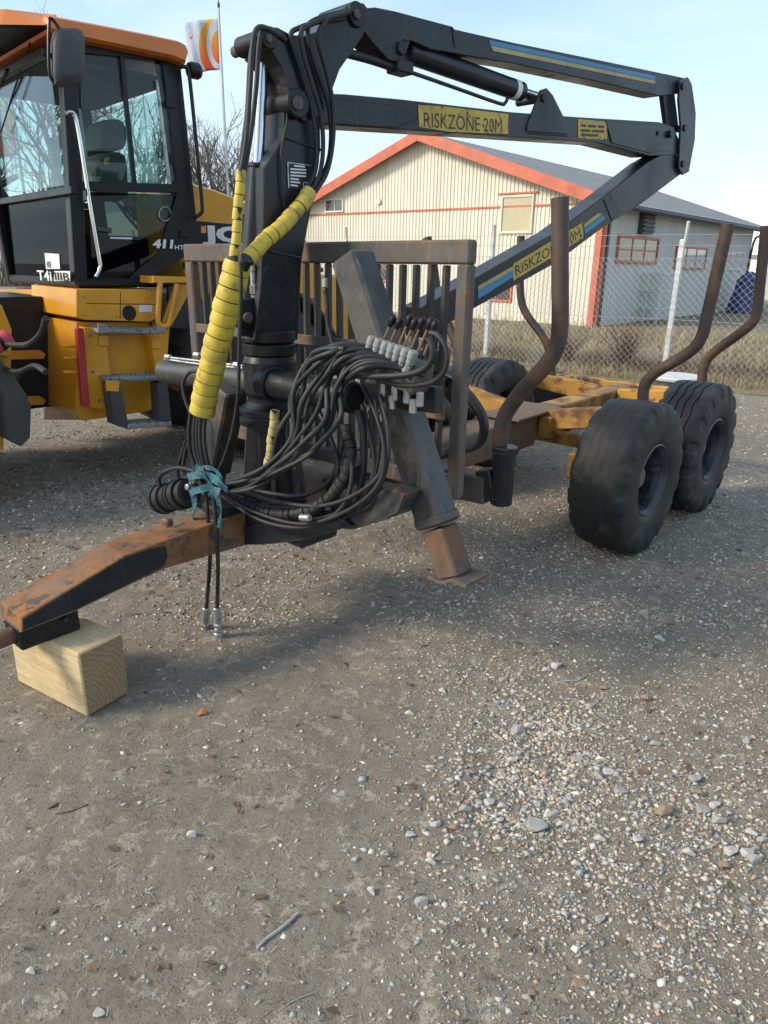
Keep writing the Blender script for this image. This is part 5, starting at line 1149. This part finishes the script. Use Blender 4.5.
# cab
L0, L1, m0, m1, zf, zr = -.24, .70, -.32, -1.86, 1.41, 2.84
lbox('cab_floor', L0, L1, m0+.02, m1, zf, zf+.06, 'cab_black')
lplate('roof', [(46, 25), (52, 31), (86, 39.5), (173, 57.5), (187, 63), (190, 52), (187, 44), (180, 40), (150, 33.5), (100, 23.5), (52, 14.5), (46, 16)], -.19, 1.55, 'roof_orange', ch=.03)
mb = MB(); zv = LV(46, 25, -.19)[2]; e0, e1, e2 = onz(45, 25, zv), onz(0, 24.5, zv), onz(-120, 30, zv); back = [LD.W(L0+.12, m1-.12, zv), LD.W(L0+.06, -.26, zv)]
t0, t1, t2 = onz(43, 13.5, zv+.10), onz(6, 9, zv+.10), onz(-115, 15, zv+.10); bk2 = [p+Z*.09 for p in back]
mb.add([e0, e1, e2]+back+[t0, t1, t2]+bk2, [(4, 3, 2, 1, 0), (5, 6, 7, 8, 9), (0, 1, 6, 5), (1, 2, 7, 6), (2, 3, 8, 7), (3, 4, 9, 8), (4, 0, 5, 9)]); obj('roof_front', mb, 'roof_orange', ld)
mb = MB(); mb.add([p-Z*.004 for p in (e0, e1, e2, *back)]+[p-Z*.012 for p in (e0+LD.U*.03, e1+LD.U*.03, e2, *back)], [(0, 1, 2, 3, 4), (9, 8, 7, 6, 5), (0, 5, 6, 1), (1, 6, 7, 2), (2, 7, 8, 3), (3, 8, 9, 4), (4, 9, 5, 0)]); obj('visor_lining', mb, 'cab_black', ld)
lbox('headliner', L0+.03, L1-.03, m0-.05, m1+.05, 2.82, 2.86, 'headliner')
lplate('front_pillar', [(60, 40), (76, 40), (88, 284), (75, 284)], m0+.01, .09, 'cab_black'); lplate('rear_pillar', [(161, 52), (180, 56), (200, 250), (185, 252)], m0+.01, .12, 'cab_black')
for l in (L0+.04, L1-.06):
    mb = MB(); mb.rbeam(LD.W(l, m1+.04, zf), LD.W(l-.06, m1+.04, zr), .09, .09, LD.V, .012); obj('far_pillar', mb, 'cab_black', ld)
lplate('rear_quarter', [(178, 190), (186, 196), (197, 250), (140, 283), (88, 285), (88, 279), (128, 279), (140, 268), (160, 252)], m0+.012, .02, 'cab_black', ch=.003)
for zz, th in ((2.045, .055),):
    lplate('waist_rail', [(80, 181), (178, 184), (178, 193), (80, 190)], m0+.015, .05, 'cab_black', ch=.005)
    mb = MB(); mb.rbeam(LU_(74, 190, L0+.01), LD.W(L0+.01, m1, T and LD.L(LU_(74, 190, L0))[2]), .04, .05, LD.U, .006); obj('front_rail', mb, 'cab_black', ld)
    mb = MB(); mb.rbeam(LD.W(L0, m1+.05, 2.05), LD.W(L1-.05, m1+.05, 2.05), .05, .05, LD.V, .006); obj('far_rail', mb, 'cab_black', ld)
lplate('top_rail', [(76, 38), (172, 54), (172, 62), (76, 52)], m0+.012, .06, 'cab_black', ch=.005)
mb = MB(); mb.rbeam(LD.W(L0, m0-.02, zr+.02), LD.W(L0, m1, zr+.02), .05, .06, LD.U, .01); obj('front_header', mb, 'cab_black', ld)
lplate('sash', [(119.5, 50), (123.5, 50), (137.5, 186), (133, 186)], m0+.014, .03, 'cab_black', ch=.004)
lplate('sash', [(156, 80), (158.5, 80), (172, 186), (169, 186)], m0+.014, .02, 'zinc', ch=.003)
lplate('side_window', [(79, 52), (120, 56), (134, 183), (86, 182)], m0-.01, .006, 'cab_glass', ch=.001); lplate('side_window', [(124, 57), (165, 62), (176, 184), (138, 184)], m0-.01, .006, 'cab_glass', ch=.001)
lplate('lower_window', [(88, 192), (178, 195), (184, 250), (140, 280), (93, 281)], m0-.01, .006, 'dark_glass', ch=.001)
def fpane(name, m_a, m_b, z0, z1, mat, l=L0+.03):
    mb = MB(); mb.rbeam(LD.W(l, m_a, (z0+z1)/2), LD.W(l, m_b, (z0+z1)/2), .006, z1-z0, LD.U, .001); return obj(name, mb, mat, ld)
fpane('windscreen', m0-.06, m1+.05, 2.08, 2.83, 'cab_glass'); fpane('lower_window', m0-.06, m1+.05, zf+.06, 2.02, 'dark_glass')
fpane('rear_window', m0-.10, m1+.05, 2.0, 2.80, 'cab_glass', L1-.05)
mb = MB(); mb.rbeam(LD.W(L0+.05, m1+.015, 2.44), LD.W(L1-.1, m1+.015, 2.44), .006, .74, LD.V, .001); obj('far_window', mb, 'cab_glass', ld)
mb = MB(); mb.rbeam(LD.W(L0+.05, m1+.015, 1.75), LD.W(L1-.1, m1+.015, 1.75), .01, .55, LD.V, .001); obj('far_panel', mb, 'cab_black', ld)
lbox('console', L0+.1, L1-.15, -.75, -1.25, zf+.06, 1.78, 'cab_black')
mb = MB(); mb.tube([LU_(33, 33, L0-.01), LU_(18, 78, L0-.01), LU_(1, 132, L0-.01)], .006, 6); obj('glass_seal', mb, 'cab_black', ld)
mb = MB(); mb.tube([LU_(7, 70, L0-.03), LU_(-6, 100, L0-.03)], .012, 6); obj('wiper', mb, 'cab_black', ld)
# seat
sc = lambda x, y: LV(x, y, -.92)
def cushion(name, px, m, th, mat):
    mb = MB(); P = [LV(x, y, m) for x, y in px]; n = len(P); c = sum(P)/n; rings = []
    for o, s_ in ((0, .80), (-.02*1, .95), (-th*.5, 1.0), (-th+.02, .95), (-th, .80)): rings.append([c+(p-c)*s_+LD.V*o for p in P])
    V = [p for r_ in rings for p in r_]; fs = [(k*n+i, k*n+(i+1) % n, k*n+n+(i+1) % n, k*n+n+i) for k in range(4) for i in range(n)]; mb.add(V, fs, True); mb.add(rings[0], [tuple(range(n))]); mb.add(rings[-1], [tuple(range(n))]); return obj(name, mb, mat, ld)
cushion('headrest', [(100, 126), (103, 120), (110, 118), (119, 118), (125, 121), (128, 128), (128, 143), (125, 149), (117, 151), (108, 151), (102, 148), (99, 140)], -.80, .30, 'seat_fabric')
cushion('backrest', [(92, 172), (94, 163), (102, 154), (110, 151), (120, 151), (127, 155), (129, 165), (130, 200), (92, 200)], -.72, .46, 'seat_fabric')
mb = MB(); mb.prism([LV(x, y, -.715) for x, y in [(104, 158), (109, 157), (109, 164), (104, 165)]], LD.V*.002, .0004); obj('seat_tag', mb, 'decal_yellow', ld)
# steering wheel
sw = LU_(-2, 186, -.02); ax = np.array(LD.U*-.5+Z*.86); e1 = LD.V; e2 = np.cross(ax, e1); mb = MB(); mb.tube([sw+(e1*math.cos(q)+e2*math.sin(q))*.19 for q in np.linspace(0, 2*math.pi, 33)], .015, 8, cap=False)
mb.tube([sw-e1*.19, sw, sw+e1*.19], .012, 6); mb.tube([sw, sw-ax*.5], .03, 8); obj('steering_wheel', mb, 'cab_black', ld)
# handles, mirror, lights
mb = MB(); mb.tube(smooth_path([LV(x, y, -.24) for x, y in [(66, 113), (70, 112), (75, 116), (80, 140), (90, 205), (99, 258), (100, 268), (96, 277)]], 5), .014, 10); obj('grab_rail', mb, 'chrome', ld)
mb = MB(); mb.tube(smooth_path([LV(x, y, -.22) for x, y in [(181, 67), (185, 67), (189, 74), (195, 130), (202, 202), (201, 213), (194, 218)]], 5), .014, 10); obj('grab_rail', mb, 'cab_black', ld)
mb = MB(); q = LV(191, 70, -.25); mb.lathe(q-LD.U*.02, LD.U, [(0, 0), (0, .045), (.02, .055), (.07, .055), (.09, .045), (.09, 0)], 16); obj('work_light', mb, 'cab_black', ld)
mp = [(56, 30), (62, 28), (76, 28), (82, 31), (85, 38), (85, 72), (82, 82), (76, 86), (60, 87), (55, 84), (53, 74), (53, 42)]
mb = MB(); P = [LV(x, y, .0) for x, y in mp]; c = sum(P)/len(P); n = len(P); rg = []
for o, s_ in ((.03, .62), (.018, .9), (0, 1.0), (-.05, .98), (-.075, .85), (-.085, .5)): rg += [c+(p-c)*s_+LD.V*o for p in P]
mb.add(rg, [(k*n+i, k*n+(i+1) % n, k*n+n+(i+1) % n, k*n+n+i) for k in range(5) for i in range(n)], True); mb.add(rg[:n], [tuple(range(n))]); mb.add(rg[-n:], [tuple(range(n))]); obj('mirror', mb, 'grey_plastic', ld)
mb = MB(); mb.tube(smooth_path([LV(x, y, -.02) for x, y in [(60, 30), (52, 19), (49, 24), (49, 68), (52, 80), (58, 86)]], 3), .010, 8); mb.tube([LV(49, 55, -.02), LV(60, 57, -.30)], .016, 8); obj('mirror_arm', mb, 'cab_black', ld)
mb = MB(); q = LU_(8, 45, L0+.18); mb.prism([q+LD.V*a+Z*b for a, b in ((-.08, -.05), (.08, -.05), (.09, .05), (-.09, .05))], LD.U*.03); obj('interior_mirror', mb, 'grey_plastic', ld)
# lettering on the cab
text('lettering', '411', ld, 'decal_white', LV(153, 248, m0+.03), LD.U, Z, np.linalg.norm(LV(153, 248, m0)-LV(153, 239, m0)), np.linalg.norm(LV(174, 248, m0)-LV(153, 248, m0)), 0, shear=.15, bold=.05)
text('lettering', 'HT', ld, 'decal_white', LV(175, 249.5, m0+.03), LD.U, Z, np.linalg.norm(LV(175, 249, m0)-LV(175, 244.5, m0)), np.linalg.norm(LV(184, 249, m0)-LV(175, 249, m0)), 0, bold=.015)
FL = L0-.035; tl0 = LU_(38, 280, FL); fx = LD.V
text('lettering', 'T4i', ld, 'decal_white', tl0, fx, Z, .072, np.linalg.norm(LU_(52, 280, FL)-tl0), 0, bold=.02)
mb = MB(); mb.prism([LU_(x, y, FL+.002) for x, y in [(54, 271), (70, 271), (70, 281), (54, 281)]], LD.U*.002, .0003); obj('stage_badge', mb, 'decal_white', ld)
text('lettering', 'IIIB', ld, 'decal_black', LU_(55, 280, FL-.003), fx, Z, .055, np.linalg.norm(LU_(69, 280, FL)-LU_(55, 280, FL)), 0, bold=.01)
mb = MB(); mb.prism([LU_(x, y, L0+.022) for x, y in [(44.5, 253), (59, 254), (60, 269), (46, 269)]], LD.U*.002, .0003); obj('notice_sticker', mb, 'decal_white', ld)
text('lettering', '103', ld, 'decal_black', LU_(47, 267.5, L0+.018), fx, Z, .045, .085, 0, bold=.02)
for (x0, y0, x1, y1) in ((110, 237, 132, 239),): lplate('door_marking', [(x0, y0), (x1, y0+.6), (x1, y1+.3), (x0, y1-.4)], m0+.004, .002, 'decal_white', ch=.0003)
mb = MB(); mb.tube([LV(165+6*math.cos(q), 214+7*math.sin(q), m0+.005) for q in np.linspace(0, 2*math.pi, 20)], .004, 6, cap=False); obj('lock_ring', mb, 'zinc', ld)
# panel gaps, hinges, bolts and grime catchers
for x, y in ((84, 296), (118, 315), (150, 296), (150, 315), (84, 314)):
    mb = MB(); q = LV(x, y, -.158); mb.cyl(q-LD.V*.004, q+LD.V*.010, .013, 6); obj('bolt', mb, 'loader_yellow', ld)
for x, y in ((90, 335), (93, 372), (99, 400), (104, 402), (160, 340), (158, 384)):
    mb = MB(); q = LV(x, y, -.138); mb.cyl(q-LD.V*.004, q+LD.V*.010, .012, 6); obj('bolt', mb, 'grey_tread', ld)
for px in ([(86, 303), (156, 304), (156, 304.8), (86, 303.8)], [(120, 292), (120.7, 292), (120.7, 319), (120, 319)]):
    lplate('panel_gap', px, -.1585, .002, 'black_paint', ch=.0003)
for y in (100, 230, 262):
    lplate('door_hinge', [(161+.11*(y-52), y), (170+.11*(y-52), y+.8), (170+.11*(y-52), y+8), (161+.11*(y-52), y+7)], m0+.03, .03, 'cab_black', ch=.004)
lplate('door_handle', [(97, 226), (112, 228), (112, 233), (97, 231)], m0+.03, .03, 'grey_plastic', ch=.006)
mb = MB(); mb.tube(smooth_path([LV(x, y, -.22) for x, y in [(150, 322), (156, 340), (158, 362), (164, 372)]], 4), .012, 8); obj('cable', mb, 'hose_rubber', ld)
mb = MB(); mb.tube(smooth_path([LU_(x, y, -.86) for x, y in [(46, 318), (40, 335), (26, 345), (6, 344)]], 4), .018, 8); obj('cable', mb, 'hose_rubber', ld)
mb = MB(); mb.tube(smooth_path([LU_(x, y, -.87) for x, y in [(46, 372), (34, 366), (18, 372), (2, 368)]], 4), .018, 8); obj('cable', mb, 'hose_rubber', ld)
mb = MB(); q = LD.W(-.3, -1.0, 2.95); mb.tube([q, q+Z*.25], .01, 6); obj('antenna', mb, 'cab_black', ld)
# front frame at the left edge
lplate('front_frame', [(-60, 300), (2, 305), (12, 330), (11, 372), (4, 392), (4, 450), (-60, 460)], -.15, .9, 'loader_yellow')
fen = [(-40, 330), (0, 358), (12, 372), (28, 396), (32, 406), (31, 438), (22, 447), (7, 440), (4, 398), (-10, 372), (-40, 350)]
lplate('front_mudguard', fen, .02, .45, 'grey_plastic', ch=.02)
mb = MB(); mb.cyl(LV(-12, 350, .03), LV(10, 336, .03), .055, 16, .015); obj('strap_roll', mb, 'pink_strap', ld); mb = MB(); mb.cyl(LV(-2, 343.5, .03), LV(2, 341, .03), .057, 16, .002); obj('strap_band', mb, 'black_paint', ld)
lplate('frame_arm', [(-60, 330), (11, 350), (11, 357), (-60, 350)], -.1, .08, 'loader_yellow')
loader_wheel(-1.62, -.30); loader_wheel(-1.62, -1.75, -1)
lbox('front_body', -2.6, -.86, -.45, -1.6, .5, 1.45, 'loader_yellow', ch=.03)
lbox('lift_arm', -3.6, -1.2, -.62, -.75, 1.1, 1.45, 'loader_yellow'); lbox('lift_arm', -3.6, -1.2, -1.3, -1.43, 1.1, 1.45, 'loader_yellow')

# ================================================================== THINGS BEHIND THE TRAILER
def old_tyre(c, R, W_, label, lid=None):
    t = thing('old_tyre', label, 'tyre', tuple(c)); n = 60; P = [(.0, .55), (.02, .75), (.10, .95), (.25, 1.0), (.5, 1.01), (.75, 1.0), (.9, .95), (.98, .75), (1.0, .55), (.5, .5)]; V = []
    for i in range(n):
        a = 2*math.pi*i/n
        for h, r_ in P:
            rr = r_*R-(.02 if r_ > .94 and i % 5 in (0, 1) else 0); V.append(np.array(c)+np.array([math.cos(a)*rr, math.sin(a)*rr, h*W_]))
    m_ = len(P); mb = MB(); mb.add(V, [(i*m_+k, ((i+1) % n)*m_+k, ((i+1) % n)*m_+(k+1) % m_, i*m_+(k+1) % m_) for i in range(n) for k in range(m_)], True); obj('tread', mb, 'rubber', t)
    if lid: mb = MB(); mb.lathe(np.array(c)+Z*(W_-.015), Z, [(0, 0), (0, R*.8), (.03, R*.82), (.05, R*.78), (.06, 0)], 40); obj('lid', mb, lid, t)
    return t
wt = onz(676, 378, .30); old_tyre((wt[0], wt[1], .02), .40, .28, 'dark tyre lying flat with a white lid behind the rear wheels', 'white_post')
st = np.array([1.05, 8.3, 0]); 
for k in range(2): old_tyre((st[0], st[1], .0+k*.26), .40, .25, ['lower black tyre of the stack seen beside the headboard', 'upper black tyre of the stack seen beside the headboard'][k])
tb = np.array([1.5, 7.5, 0]); t = thing('plastic_tub', 'black open plastic tub on the ground behind the trailer bed', 'tub', tuple(tb))
for a, b, c_, d in ((0, -.3, .86, .05), (0, .3, .86, .05), (-.41, 0, .05, .55), (.41, 0, .05, .55)):
    mb = MB(); mb.box(tb+np.array([a, b, .28]), c_, d, .50, None, .01); obj('side', mb, 'black_paint', t)
mb = MB(); mb.box(tb+Z*.02, .8, .6, .04); obj('bottom', mb, 'black_paint', t)
